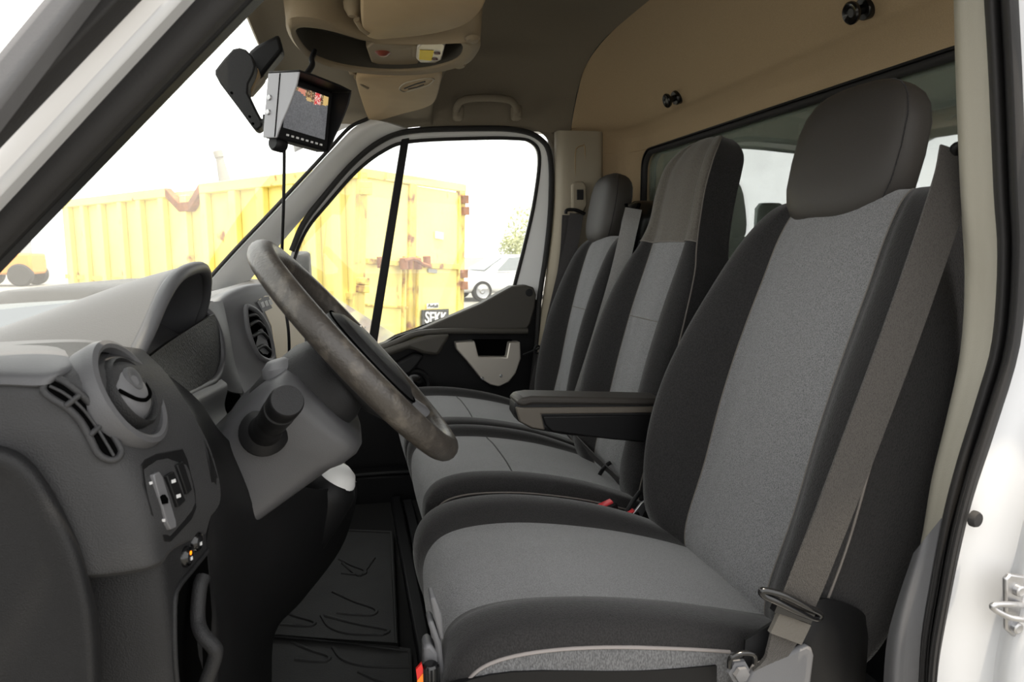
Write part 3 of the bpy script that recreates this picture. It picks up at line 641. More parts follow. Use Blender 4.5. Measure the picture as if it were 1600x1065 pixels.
# ---- outer passenger seat
ps = thing('passenger_seat', (.4, 2.09, ZF), 'outer passenger seat with separate headrest beside the passenger door', 'seat', 'cab seats')
rows = [(-.06, .17, .09, .004, .05, -.05), (-.03, .19, .092, .015, .08, -.015), (.03, .205, .098, .04, .10, 0), (.15, .215, .102, .055, .105, 0), (.28, .212, .103, .052, .105, .004), (.40, .20, .102, .04, .10, .004), (.50, .185, .10, .025, .09, 0), (.555, .168, .098, .012, .08, -.006), (.585, .15, .092, .004, .06, -.02), (.596, .132, .085, .0, .035, -.035)]
G, nu = backrest(ps, 2.065, .645, 1.065, 13.0, rows, panels=bpanels(M['fab_light'], M['fab_dark'], M['fab_dark'], M['plastic_black']))
seamline('backrest_seam', G, nu, 0, .0012, M['thread'], ps, 4, -3); seamline('backrest_seam', G, nu, 4, .0012, M['thread'], ps, 4, -3)
tube('cross_seam', [G[23][j]+V((-.001, 0, 0)) for j in range(0, 4*nu+1)], .0013, M['thread'], ps, 6)
headrest(ps, (.838, 2.15, 1.722), .225, .238, .098, 10, M['leather'], 3.0)
for y in (-.06, .06): tube('headrest_post', [V((.785, 2.12+y, 1.60)), V((.822, 2.13+y, 1.65))], .006, M['chrome'], ps, 10)
bench_cushion(ps, 2.065, .245, .018, .014)
box('seat_base', (.42, 2.08, .82), (.42, .46, .2), M['plastic_black'], ps, .02)

# ---------------------------------------------------------------- belts
mb = thing('seat_belt', P(960, 480, 1.85), 'shiny grey seat belt running down from the black reel housing behind the middle seat', 'seat belt', 'seat belts')
rh = []
for f, a, b, du in ((0, .035, .04, 0), (.25, .043, .05, 0), (.6, .043, .05, .004), (.9, .038, .044, .012), (1, .02, .03, .02)):
    c = P(997, 395, 1.87).lerp(P(997, 314, 1.87), f)+V((.0+du, 0, 0)); rg = []
    for k in range(24):
        x, y = se(24, b, a, 3.2, k); rg.append(c+V((x, y, 0)))
    rh.append(rg)
loft('reel_housing', rh, M['gloss_black'], mb)
tube('housing_slot', spl([P(978, 318, 1.815), P(981, 330, 1.812), P(988, 335, 1.81), P(995, 328, 1.81), P(999, 318, 1.812)], 4), .005, M['hole'], mb, 8)
box('housing_foot', P(1000, 390, 1.86)+V((.02, 0, -.03)), (.08, .10, .12), M['plastic_black'], mb, .01)
ribbon('webbing', spl([P(990, 326, 1.80), P(984, 352, 1.785), P(966, 430, 1.77), P(940, 520, 1.76), P(918, 590, 1.76), P(902, 640, 1.77), P(893, 675, 1.79)], 6), V((1, -.4, 0)), .046, .0025, M['webbing_shiny'], mb)
ribbon('lap_webbing', spl([P(893, 676, 1.77), P(920, 705, 1.63), P(950, 735, 1.51), P(988, 770, 1.38)], 6), V((-.6, .0, 1)), .05, .0025, M['webbing_dark'], mb)
tube('tongue_loop', spl([P(934, 750, 1.52), P(937, 741, 1.51), P(946, 728, 1.50), P(954, 722, 1.50)], 4), .005, M['plastic_black'], mb, 8)

db = thing('seat_belt', P(1210, 1000, .74), 'wide worn seat belt slanting across the side of the driver seat', 'seat belt', 'seat belts')
wp = [P(1497, 235, .735), P(1487, 285, .727), P(1455, 385, .715), P(1408, 520, .705), P(1356, 660, .70), P(1303, 800, .70), P(1262, 905, .705), P(1243, 950, .71)]
ribbon('webbing', spl(wp, 6), V((1, -.10, 0)), .050, .003, M['webbing'], db)
ribbon('lower_webbing', spl([P(1240, 955, .708), P(1228, 990, .71), P(1210, 1025, .715), P(1180, 1050, .72)], 6), V((1, 0, .35)), [.05, .05, .05, .05, .05, .05, .048, .046, .044, .042, .04, .038, .035, .032, .03, .028, .026, .024, .022], .004, M['webbing'], db)
ribbon('stitched_fold', [P(1241, 965, .704), P(1226, 996, .704)], V((1, 0, .35)), .051, .006, material('stitched_webbing', (86, 82, 76), .9, bump=(160, 1.0)), db)
tube('tongue_plate', spl([P(1192, 922, .70), P(1225, 930, .695), P(1262, 948, .695), P(1281, 958, .70), P(1276, 966, .70), P(1250, 957, .696), P(1215, 940, .696), P(1194, 930, .70)], 5, True), .0045, M['gloss_black'], db, 8, True)
ribbon('tongue_body', [P(1241, 948, .700), P(1235, 962, .700)], V((1, 0, .42)), .058, .010, M['gloss_black'], db)
tube('anchor_hook', spl([P(1140, 1042, .715), P(1142, 1028, .712), P(1160, 1020, .71), P(1178, 1022, .71), P(1180, 1036, .712)], 5), .0035, M['gloss_black'], db, 8)
lathe('anchor_bolt', [(.004, -.008), (.010, -.007), (.0105, 0), (.015, .001), (.016, .006)], P(1156, 1050, .712), (0, 1, 0), M['plastic_mid'], db, 6, 20)
ub2 = thing('belt_guide', P(1500, 240, .735), 'dark upper belt guide on the driver door pillar', 'belt guide')
tube('guide_loop', spl([P(1490, 236, .735), P(1497, 228, .73), P(1508, 236, .73), P(1510, 262, .74), P(1500, 262, .74), P(1494, 250, .74)], 4, True), .006, M['plastic_black'], ub2, 8, True)
lathe('guide_bolt', [(0, -.01), (.012, -.009), (.014, 0), (.014, .02)], P(1504, 246, .74), (0, 1, 0), M['plastic_black'], ub2, 16)
# buckles between driver's and middle seat
for i, (c, d, lab) in enumerate((((941, 789), (30, -14), 'slim red-topped belt buckle farther from the driver seat'), ((972, 806), (36, -20), 'larger red-topped belt buckle beside the driver cushion'))):
    Yb = 1.31-.025*i; c0 = P(c[0]-d[0]/2, c[1]-d[1]/2, Yb); c1 = P(c[0]+d[0]/2, c[1]+d[1]/2, Yb)
    bk = thing('belt_buckle', c0, lab, 'buckle', 'seat belt buckles')
    t = (c1-c0).normalized(); n_ = V((0, 0, 1)); n_ = (n_-t*n_.dot(t)).normalized()
    R = Matrix((t, n_.cross(t), n_)).transposed(); L_ = (c1-c0).length
    box('buckle_body', (c0+c1)/2-n_*.020, (L_+.012, .026, .036), M['plastic_black'], bk, .004, R)
    box('release_button', (c0+c1)/2+n_*.0, (L_, .018, .006), M['red'], bk, .002, R)
    tube('buckle_stalk', [(c0+c1)/2-n_*.03, (c0+c1)/2-n_*.09+V((.05, 0, 0))], .008, M['plastic_black'], bk, 8)
br = thing('recliner_bracket', P(1000, 800, 1.27), 'bare steel recliner bracket in the gap beside the driver backrest', 'bracket')
plate('bracket_plate', [(985, 808), (1002, 786), (1014, 778), (1016, 784), (1004, 806), (992, 824), (984, 826)], 1.275, .006, M['steel'], br, .001)
tube('bracket_rod', [P(978, 802, 1.29), P(988, 784, 1.29), P(1000, 768, 1.30)], .005, M['plastic_black'], br, 8)
for k, off in enumerate(((0, 0), (6, 8), (-4, 14))):
    tube('loose_wire', spl([P(1016+off[0], 800+off[1], 1.25), P(1024, 822+off[1], 1.24), P(1042+off[0], 838+off[1], 1.22), P(1060, 856+off[1], 1.20), P(1082, 872+off[0], 1.17)], 5), .003, M['plastic_black'], br, 6)

# ================================================================ dashboard
from mathutils.bvhtree import BVHTree
def bvh(o): return BVHTree.FromPolygons([v.co.copy() for v in o.data.vertices], [list(p.vertices) for p in o.data.polygons])
def on(tree, u, v, off=0.0):
    d = ray(u, v).normalized(); h = tree.ray_cast(CAM, d)
    if h[0] is None: raise ValueError('miss %s %s' % (u, v))
    return h[0]-d*off
def nrm(tree, u, v):
    d = ray(u, v).normalized(); h = tree.ray_cast(CAM, d); n_ = h[1]
    return n_ if n_.dot(d) < 0 else -n_
def decal(name, uv, tree, th, mat, parent, off=0.0, bevel=0, sm=0):
    pts = [on(tree, *q) for q in uv]
    if sm: pts = spl(pts, sm, True)
    c = sum((V(q+(0,)) for q in uv), V())/len(uv); n_ = nrm(tree, c.x, c.y)
    return prism(name, [p-n_*.006+n_*off for p in pts], n_*(.006+th), mat, parent, bevel)
def otube(name, uv, tree, r, mat, parent, off=0.0, closed=False, n=4): return tube(name, [on(tree, *q, off) for q in [(p.x, p.y) for p in spl([V((a, b, 0)) for a, b in uv], n, closed)]], r, mat, parent, 8, closed)

da = thing('dashboard', (-.5, 1.5, ZF), 'charcoal plastic dashboard running across the cab under the windscreen', 'dashboard')
box('dash_core', (-.53, 1.55, 1.18), (.44, 1.66, .5), M['plastic_black'], da, .02)
# top pad
rows = []
for Y in (.69, .9, 1.2, 1.55, 1.9, 2.2, 2.40):
    q = abs(wsx(Y)); f = -.84+.38*q**2.2
    zt = 1.478 if Y < 1.25 else 1.492
    xr = -.27 if Y < 1.25 else (-.27+.0*(Y-1.25))
    rows.append([V((f, Y, 1.395)), V((f*.6+xr*.4, Y, 1.435)), V((xr-.06, Y, zt)), V((xr-.01, Y, zt-.006)), V((xr+.01, Y, zt-.035)), V((xr+.02, Y, zt-.1))])
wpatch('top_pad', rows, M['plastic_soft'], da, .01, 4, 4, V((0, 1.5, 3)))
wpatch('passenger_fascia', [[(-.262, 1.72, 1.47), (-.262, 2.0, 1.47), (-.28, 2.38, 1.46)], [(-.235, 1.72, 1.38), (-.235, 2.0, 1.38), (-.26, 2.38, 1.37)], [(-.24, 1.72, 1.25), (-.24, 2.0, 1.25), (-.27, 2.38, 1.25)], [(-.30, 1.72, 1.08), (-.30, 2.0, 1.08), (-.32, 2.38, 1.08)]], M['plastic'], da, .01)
# end panel (faces the open door) turning into the face towards the driver
ep = patch('end_panel', [[(-90, 545, .74), (0, 540, .74), (60, 536, .74), (120, 534, .75), (170, 538, .77), (222, 545, .82)],
    [(-90, 585, .662), (0, 583, .662), (60, 585, .663), (130, 584, .672), (200, 577, .715), (262, 585, .80)],
    [(-90, 650, .65), (0, 650, .65), (65, 655, .65), (135, 660, .658), (215, 655, .705), (300, 645, .80)],
    [(-90, 720, .65), (20, 720, .65), (100, 728, .65), (185, 725, .66), (245, 718, .70), (330, 705, .81)],
    [(-90, 800, .65), (40, 800, .65), (125, 808, .65), (217, 800, .66), (268, 792, .70), (345, 775, .81)],
    [(-90, 880, .65), (60, 884, .65), (144, 888, .651), (234, 874, .661), (266, 848, .70), (325, 822, .79)], [(-90, 892, .655), (60, 896, .655), (147, 899, .656), (240, 884, .667), (270, 854, .705), (326, 827, .795)], [(-90, 895, .675), (60, 899, .675), (148, 902, .676), (242, 887, .684), (272, 857, .715), (328, 830, .80)]], M['plastic_panel'], da, .008, 5, 5)
T = bvh(ep)
patch('shoulder_pad', [[(-90, 538, .76), (0, 534, .76), (60, 531, .76), (120, 530, .77), (160, 533, .78)], [(-90, 556, .695), (0, 554, .695), (60, 553, .697), (110, 554, .71), (150, 556, .74)], [(-90, 582, .656), (0, 580, .656), (60, 581, .657), (98, 578, .664), (125, 574, .69)], [(-90, 602, .648), (0, 600, .648), (50, 602, .648), (76, 600, .652), (95, 594, .668)]], M['plastic_soft'], da, .005)
lp = patch('lower_end_panel', [[(130, 880, .684), (236, 862, .690), (272, 838, .722), (332, 812, .806)], [(150, 960, .680), (250, 950, .686), (282, 945, .72), (335, 930, .81)], [(155, 1030, .680), (258, 1030, .686), (288, 1030, .72), (340, 1020, .82)], [(155, 1130, .680), (264, 1130, .686), (292, 1130, .72), (340, 1130, .82)]], M['plastic'], da, .008, 5, 5)
TL_ = bvh(lp)
cap = patch('end_cap', [[(-90, 686, .672), (-20, 691, .672), (18, 699, .672), (50, 719, .672), (80, 758, .672), (107, 808, .672), (128, 856, .672), (142, 905, .672), (153, 960, .672), (158, 1040, .672), (159, 1150, .672)],
    [(-90, 690, .640), (-22, 695, .640), (16, 703, .640), (47, 723, .640), (76, 761, .640), (102, 810, .640), (123, 858, .640), (136, 906, .640), (147, 961, .640), (152, 1040, .640), (153, 1150, .640)],
    [(-90, 712, .630), (-25, 716, .630), (6, 724, .630), (33, 743, .630), (58, 776, .630), (82, 822, .630), (102, 868, .630), (116, 914, .630), (127, 966, .630), (133, 1040, .630), (135, 1150, .630)],
    [(-90, 760, .640), (-40, 763, .640), (-14, 770, .640), (6, 787, .640), (26, 812, .640), (44, 848, .640), (60, 888, .640), (75, 926, .640), (86, 972, .640), (92, 1040, .640), (94, 1150, .640)],
    [(-90, 960, .645), (-85, 962, .645), (-80, 964, .645), (-75, 966, .645), (-70, 968, .645), (-65, 970, .645), (-60, 980, .645), (-55, 1000, .645), (-50, 1040, .645), (-50, 1090, .645), (-50, 1150, .645)]], M['plastic'], da, .01, 4, 4)
# side demister slot
sl = [(68, 610), (71, 596), (82, 590), (101, 596), (128, 617), (152, 644), (172, 674), (188, 700), (187, 712), (178, 718), (166, 717), (152, 707), (139, 681), (125, 657), (105, 637), (81, 622)]
ua = spl([V((a, b, 0)) for a, b in ((76, 592), (90, 592), (110, 602), (132, 621), (153, 645), (172, 674), (186, 698), (186, 712))], 3)
la = spl([V((a, b, 0)) for a, b in ((70, 608), (80, 621), (104, 636), (124, 656), (139, 681), (152, 705), (164, 716), (180, 717))], 3)
sv = grid('demister_slot', [[on(T, p.x+(q.x-p.x)*t, p.y+(q.y-p.y)*t, .003) for p, q in zip(ua, la)] for t in (0, .33, .67, 1)], M['hole'], da, .002)  # flat black sheet on the panel, the opening's shade in its colour
otube('slot_frame', sl, T, .0032, M['plastic_panel'], sv, .003, True)
otube('slot_vane', [(78, 603), (100, 614), (125, 634), (146, 660), (165, 690), (178, 712)], T, .0014, M['plastic_panel'], sv, .005)
for a, b in (((103, 634), (124, 617)), ((140, 680), (162, 660))): otube('slot_bar', [a, b], T, .0025, M['plastic_panel'], sv, .005)
# round air vent
VN = V((.90, -.09, .43)).normalized(); VC = P(204, 612, .712)
vt = lathe('round_vent', [(.050, -.060), (.054, -.030), (.0565, -.006), (.0545, .002), (.050, .004), (.0465, .002), (.0455, -.006)], VC, VN, M['plastic_soft'], da, 48, caps=False)
vt['label'] = 'round swivelling air vent'
lathe('vent_cavity', [(0, -.016), (.046, -.016)], VC, VN, M['hole'], vt, 32, caps=False)
lathe('vent_ring', [(.029, -.012), (.031, .003), (.0335, .006), (.036, .003), (.037, -.012)], VC, VN, M['plastic'], vt, 40, caps=False)
lathe('vent_disc', [(0, .010), (.012, .0095), (.022, .006), (.029, -.002), (.030, -.012)], VC, VN, M['plastic_mid'], vt, 40)
va, vb = frame(VN)
upv = (V((0, 0, 1))-VN*VN.z).normalized(); rtv = upv.cross(VN)
tube('disc_groove', spl([VC+rtv*(-.027)+upv*.006+VN*.004, VC+rtv*(-.016)-upv*.008+VN*.0085, VC-upv*.013+VN*.0095, VC+rtv*.016-upv*.008+VN*.0085, VC+rtv*.027+upv*.006+VN*.004], 5), .002, M['hole'], vt, 6)
lathe('disc_dimple', [(0, .0085), (.006, .0095), (.0095, .011), (.012, .0105), (.0125, .006)], VC+upv*.010, VN, M['plastic_soft'], vt, 24)
for s in (-1, 1): tube('vent_rib', [VC+rtv*(.037*s)-VN*.006, VC+rtv*(.044*s)-VN*.006], .003, M['plastic'], vt, 6)
# switch panel
sw = decal('switch_panel', [(219, 727), (226, 718), (243, 709), (284, 700), (292, 718), (304, 766), (306, 794), (298, 812), (266, 846), (256, 845), (236, 803), (222, 757)], T, .0012, M['plastic_black'], da, bevel=.001)
sw['label'] = 'black switch panel with three rockers'
decal('lamp_level_wheel', [(234, 742), (243, 737), (249, 746), (270, 815), (270, 824), (261, 828), (256, 818), (238, 756)], T, .004, M['plastic_mid'], sw, bevel=.0012)
decal('wheel_dimple', [(246, 776), (251, 773), (256, 780), (256, 787), (250, 788)], T, .0045, M['hole'], sw)
decal('rocker_switch', [(255, 744), (266, 737), (285, 783), (273, 793)], T, .004, M['plastic_black'], sw, bevel=.001)
decal('rocker_switch', [(272, 727), (281, 721), (296, 766), (288, 773)], T, .0035, M['plastic_black'], sw, bevel=.001)
for i, (u, v) in enumerate(((264, 753), (272, 776))):
    for k in range(2): decal('switch_symbol', [(u-2+k*3, v-2-k), (u+k*3, v-3-k), (u+1+k*3, v+2-k), (u-1+k*3, v+3-k)], T, .0046, M['print'], sw)
for u, v in ((234, 754), (254, 812)): decal('wheel_symbol', [(u-1, v-1), (u+1, v-2), (u+2, v+2), (u, v+3)], T, .0018, M['print'], sw)
for i, (u, v) in enumerate(((305, 846), (290, 869))):
    TT = T if i == 0 else TL_
    c = on(TL_, u, v); nn = nrm(TL_, u, v)
    b_ = lathe('push_button', [(0, .006), (.007, .0055), (.0085, .003), (.0095, .0045), (.011, .002), (.0115, -.006)], c, nn, M['gloss_black'], da, 24)
    a_, bb_ = frame(nn)
    box('button_symbol', c+nn*.0062-V((0, 0, .002)), (.003, .0035, .001), M['print'], b_, 0, basis(nn))
    if i: lathe('indicator', [(0, .0075), (.0022, .007), (.0022, .005)], c+nn*.0+V((-.001, 0, .004)), nn, M['led'], b_, 10)
# coin pocket at the bottom
pc = decal('coin_pocket', [(322, 862), (300, 892), (280, 920), (276, 960), (277, 1043), (284, 1110), (322, 1110), (330, 960)], TL_, .001, M['hole'], da)  # flat sheet; the pocket's inner shade is its black colour
otube('pocket_edge', [(324, 860), (300, 890), (276, 922), (272, 960), (274, 1043), (282, 1100)], TL_, .003, M['plastic'], da, .001)
tube('pocket_lip', spl([P(318, 900, .745), P(312, 920, .735), (P(309, 965, .722)), P(316, 990, .71), P(332, 1008, .705), P(337, 1020, .705), P(330, 1045, .705), P(312, 1090, .705)], 5), .0075, M['plastic'], da, 10)
# knee panel below the column and lower centre
patch('knee_panel', [[(250, 575, .84), (310, 625, .86), (350, 680, .90), (420, 740, .98), (500, 764, 1.1), (558, 752, 1.25)],
    [(320, 690, .80), (350, 745, .83), (400, 790, .92), (450, 805, 1.0), (510, 800, 1.12), (556, 785, 1.28)],
    [(330, 790, .79), (350, 840, .82), (392, 865, .92), (440, 880, 1.0), (485, 880, 1.12), (532, 858, 1.28)],
    [(322, 860, .79), (342, 915, .82), (370, 930, .9), (402, 940, 1.0), (440, 940, 1.12), (472, 938, 1.28)],
    [(330, 960, .80), (345, 1000, .82), (362, 1010, .9), (385, 1004, 1.0), (406, 1000, 1.12), (430, 988, 1.26)],
    [(315, 1120, .80), (330, 1120, .82), (350, 1120, .9), (375, 1110, 1.0), (400, 1090, 1.12), (424, 1080, 1.24)]], M['plastic_black'], da, .008, 5, 5)
# instrument hood
rows = []
HB = [(-.205, .196, 1.578, 1.468, .03), (-.215, .197, 1.576, 1.464, .028), (-.27, .198, 1.560, 1.455, .02), (-.35, .20, 1.530, 1.45, .01), (-.43, .20, 1.500, 1.445, 0), (-.52, .19, 1.468, 1.44, 0)]
for X, hw, za, zb, dx in HB:
    r = []
    for cy, fr in ((-1, 0), (-.955, .14), (-.85, .38), (-.69, .68), (-.53, .86), (-.34, .955), (-.1, .995), (.12, 1), (.34, .97), (.56, .88), (.76, .71), (.91, .43), (1, 0)):
        r.append(V((X-.045*(1-math.sqrt(max(0, 1-cy*cy))), 1.005+hw*cy, zb+(za-zb)*fr)))
    rows.append(r)
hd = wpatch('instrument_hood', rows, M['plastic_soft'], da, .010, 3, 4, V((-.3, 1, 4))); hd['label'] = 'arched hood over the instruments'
tube('hood_rim', spl([p+V((.004, 0, -.004)) for p in rows[0]], 4), .0085, M['plastic_soft'], hd, 10)
patch('instrument_face', [[(228, 562, .86), (265, 534, .98), (308, 506, 1.1), (335, 490, 1.19)], [(235, 575, .86), (272, 560, .98), (320, 540, 1.1), (345, 525, 1.2)], [(262, 620, .86), (288, 616, .95), (322, 604, 1.08), (348, 580, 1.2)]], M['carbon'], da, .006)
patch('instrument_side', [[(310, 478, 1.195), (330, 472, 1.25), (348, 470, 1.31)], [(338, 510, 1.205), (350, 512, 1.25), (358, 515, 1.31)], [(346, 560, 1.205), (358, 566, 1.25), (368, 570, 1.31)], [(340, 600, 1.19), (362, 612, 1.25), (385, 615, 1.31)]], M['plastic_soft'], da, .006)
tube('binnacle_rim', spl([P(318, 482, 1.20), P(333, 497, 1.20), P(345, 530, 1.20), P(346, 565, 1.19), P(336, 592, 1.14), P(312, 606, 1.06), P(288, 618, .97), P(274, 630, .90)], 5), .006, M['plastic_soft'], da, 8)
patch('binnacle_lower', [[(272, 634, .88), (288, 620, .95), (318, 606, 1.06), (346, 592, 1.17)], [(281, 648, .87), (298, 632, .94), (328, 618, 1.06), (356, 604, 1.17)], [(284, 690, .87), (300, 664, .95), (325, 648, 1.06), (352, 640, 1.17)], [(296, 730, .88), (318, 700, .95), (345, 690, 1.06), (380, 680, 1.17)]], M['plastic_mid'], da, .006)
# centre stack
cs = patch('centre_stack', [[(322, 470, 1.38), (356, 452, 1.44), (392, 443, 1.52), (430, 444, 1.64), (470, 452, 1.76)],
    [(337, 474, 1.31), (362, 460, 1.36), (396, 452, 1.45), (438, 455, 1.6), (480, 466, 1.75)],
    [(346, 512, 1.30), (374, 512, 1.36), (410, 512, 1.45), (446, 514, 1.6), (490, 518, 1.75)],
    [(358, 556, 1.30), (388, 562, 1.36), (422, 572, 1.45), (458, 575, 1.6), (498, 575, 1.75)],
    [(378, 604, 1.30), (404, 616, 1.36), (434, 626, 1.45), (472, 630, 1.6), (512, 630, 1.75)],
    [(420, 720, 1.26), (446, 724, 1.36), (476, 730, 1.45), (510, 736, 1.6), (545, 740, 1.75)]], M['plastic_mid'], da, .008, 5, 5)
T2 = bvh(cs)
decal('cream_panel', [(404, 468), (414, 462), (430, 462), (470, 470), (480, 590), (440, 592), (424, 590), (432, 560), (424, 510)], T2, .002, M['cream'], da, bevel=.001)
decal('display_panel', [(400, 472), (410, 464), (422, 462), (430, 478), (409, 488)], T2, .0028, M['plastic_mid'], da)
for k in range(3): decal('display_symbol', [(405+k*6, 473-k*2), (409+k*6, 471-k*2), (412+k*6, 479-k*2), (408+k*6, 481-k*2)], T2, .0034, M['print'], da)
ov = [(383, 482), (390, 480), (402, 488), (413, 504), (421, 525), (426, 550), (423, 562), (416, 563), (404, 556), (394, 538), (386, 512)]
vo = decal('centre_vent', ov, T2, .001, M['hole'], da, sm=4)  # black plate laid on the stack as the shade behind the blades
otube('vent_frame', ov, T2, .006, M['plastic_mid'], vo, .001, True)
for a, b, c in (((386, 494), (398, 492), (406, 500)), ((389, 508), (402, 502), (412, 511)), ((393, 526), (408, 519), (418, 528)), ((400, 546), (412, 540), (422, 548))): otube('vent_blade', [a, b, c], T2, .004, M['plastic'], vo, .004)
# grey gear lever cap and its dark base
gs = thing('gear_lever', P(525, 780, 1.3), 'short gear lever with pale grey cap below the steering column', 'gear lever')
GC = P(524, 745, 1.17)
lathe('lever_cap', [(0, .022), (.02, .020), (.032, .010), (.037, -.006), (.036, -.012)], GC, (.35, -.1, .93), M['pillar_grey'], gs, 28)
lathe('lever_base', [(.036, .0), (.046, -.012), (.050, -.03), (.051, -.07), (.050, -.12), (.04, -.17)], GC, (.55, -.05, .84), M['plastic_black'], gs, 28)

# ================================================================ steering column and wheel
WN = V((.755, 0, .657)).normalized(); WC = V((.010, 1.0, 1.453)); E1 = V((0, 1, 0)); E2 = V((-.657, 0, .755)).normalized()   # E2: up the wheel
sc = thing('steering_column', WC-WN*.2, 'grey plastic steering column shroud with control stalk', 'steering column')
def obox(ax0, ax1, wd, hgt, cen=0, n=28, ex=5): return ax0
rings = []
for h, w2, b0, b1 in ((-.30, .09, -.075, .05), (-.185, .096, -.088, .055), (-.17, .100, -.094, .06), (-.11, .102, -.096, .06), (-.078, .098, -.092, .055), (-.072, .085, -.08, .045)):
    rg = []
    for k in range(40):
        y, z = se(40, w2, (b1-b0)/2, 5, k); tt = (z+(b1-b0)/2)/(b1-b0)
        rg.append(WC+WN*(h+(.058*(1-tt) if h < -.12 else .02*(1-tt) if h < -.1 else 0))+E1*y+E2*(z+(b0+b1)/2))
    rings.append(rg)
loft('lower_shroud', rings, material('column_shroud_plastic', (70, 70, 72), .42, bump=(700, .1), spec=.4), sc, True, 60)
rings = []
for h, w2, hh, off in ((-.14, .078, .062, .0), (-.11, .082, .066, .0), (-.06, .080, .064, 0), (-.035, .070, .055, 0), (-.02, .05, .04, 0)):
    rings.append([WC+WN*h+E1*y+E2*(z+off) for y, z in [se(36, w2, hh, 3, k) for k in range(36)]])
loft('upper_shroud', rings, M['plastic'], sc, True, 60)
lathe('shroud_cap', [(0, .010), (.02, .008), (.03, 0), (.032, -.012)], WC-WN*.085+E2*.060-E1*.035, (-.2, 0, 1), M['plastic_mid'], sc, 28, sx=1, sy=.8)
S0 = P(412, 676, .90); S1 = P(444, 632, .795); sd_ = (S1-S0).normalized(); SL = (S1-S0).length
st = lathe('control_stalk', [(.030, -.004), (.031, .004), (.027, .009), (.021, .014), (.0185, .030), (.0185, .050), (.017, .052), (.017, .060), (.0185, .062), (.0195, SL*.75), (.019, SL*.86), (.0165, SL*.87), (.0165, SL*.92), (.0195, SL*.93), (.0195, SL*1.10), (.018, SL*1.13), (.012, SL*1.135), (0, SL*1.13)], S0, sd_, M['plastic_black'], sc, 32)
st['label'] = 'stubby black control stalk'
lathe('stalk_end', [(0, .002), (.0175, .0015), (.0185, -.003)], S0+sd_*(SL*1.132), sd_, M['plastic'], st, 28)
sw_ = thing('steering_wheel', WC, 'worn dark steering wheel with scuffed leather rim', 'steering wheel')
RW = .187; rp = []
for k in range(72):
    a = 2*math.pi*k/72; rp.append(WC+E1*(RW*math.cos(a))+E2*(RW*math.sin(a)))
tube('rim', rp, .0185, M['wheel'], sw_, 16, True)
rings = []
for h, a, b, off in ((-.045, .055, .06, -.02), (-.035, .078, .085, -.022), (-.010, .084, .092, -.020), (.010, .080, .088, -.020), (.021, .062, .070, -.018), (.026, .034, .042, -.014)):
    rings.append([WC+WN*h+E1*y+E2*(z+off) for y, z in [se(40, a, b, 2.3, k) for k in range(40)]])
pad = loft('airbag_pad', rings, M['plastic'], sw_, True, 80)
tube('pad_seam', [p+WN*.001 for p in rings[3]], .0014, M['hole'], pad, 6, True)
tube('pad_trim', spl([WC+WN*.024+E1*.046+E2*.02, WC+WN*.019+E1*.062-E2*.015, WC+WN*.018+E1*.058-E2*.05], 6), .003, M['silver'], pad, 6)
for ang, wd in ((8, .024), (172, .024), (-62, .02), (-118, .02)):
    a = math.radians(ang); d = E1*math.cos(a)+E2*math.sin(a); tdir = WN.cross(d)
    rings = []
    for r_, wk, hh, th in ((.06, wd*1.3, -.012, .016), (.10, wd, -.008, .013), (.14, wd*.85, -.004, .011), (.18, wd*.95, 0, .012)):
        rings.append([WC+d*r_+WN*(hh+y)+tdir*x for x, y in [se(16, wk, th, 3, k) for k in range(16)]])
    loft('spoke', rings, M['plastic_mid'], sw_, True, 60)

# ================================================================ overhead fittings
oc = thing('overhead_console', PZ(600, 85, 2.05), 'beige overhead console with open tray and reading light', 'overhead console')
o_ = [(450, 30), (454, 60), (480, 86), (530, 106), (600, 115), (670, 114), (720, 104), (742, 88), (746, 62), (670, 62), (580, 57), (500, 30)]
i_ = [(464, 45), (470, 68), (492, 89), (538, 104), (600, 111), (660, 109), (706, 98), (722, 84), (716, 66), (660, 67), (580, 64), (505, 46)]
O = spl([PZ(u, v, 1.992) for u, v in o_], 5, True); I = spl([PZ(u, v, 1.990) for u, v in i_], 5, True)
OT = [V((p.x*1.02-.002, p.y+(p.y-1.52)*.05, 2.062)) for p in O]; mid = [a.lerp(b, .5)+V((0, 0, -.006)) for a, b in zip(O, I)]
IT = [V((p.x, p.y, 2.050)) for p in I]
M['console'] = material('console_taupe_vinyl', (128, 114, 92), .65, bump=(500, .15), spec=.3); M['tray'] = material('shaded_tray_felt', (58, 54, 46), .9)  # tray colour darkened to hold the shade inside the console
loft('console_frame', [OT, [p+V((0, 0, .012)) for p in O], O, mid, I, [p+V((0, 0, .006)) for p in I]], M['console'], oc, False, 60)
loft('tray_wall', [[p+V((0, 0, .005)) for p in I], IT], M['tray'], oc, False)
c = sum(IT, V())/len(IT); raw('tray', [*IT, c], [(j, (j+1) % len(IT), len(IT)) for j in range(len(IT))], M['tray'], oc)
lb = [PZ(u, v, 2.004) for u, v in ((572, 75), (582, 68), (655, 71), (660, 80), (654, 101), (600, 104), (580, 98))]
prism('light_block', lb, (0, 0, .046), M['console'], oc, .004)
bc = PZ(598, 82, 2.004); lathe('warning_button', [(0, -.008), (.008, -.007), (.014, -.002), (.0165, 0), (.0165, .004)], bc, (0, 0, 1), material('brown_red_button', (120, 58, 44), .35), oc, 24)
rl = prism('reading_light', [PZ(u, v, 1.998) for u, v in ((652, 74), (660, 67), (690, 67), (696, 72), (690, 94), (680, 99), (656, 98), (650, 92))], (0, 0, .04), M['silver'], oc, .003)
prism('sticker', [PZ(u, v, 1.9965) for u, v in ((656, 79), (678, 80), (674, 95), (655, 93))], (0, 0, .001), material('yellow_sticker', (236, 208, 60), .6), rl)
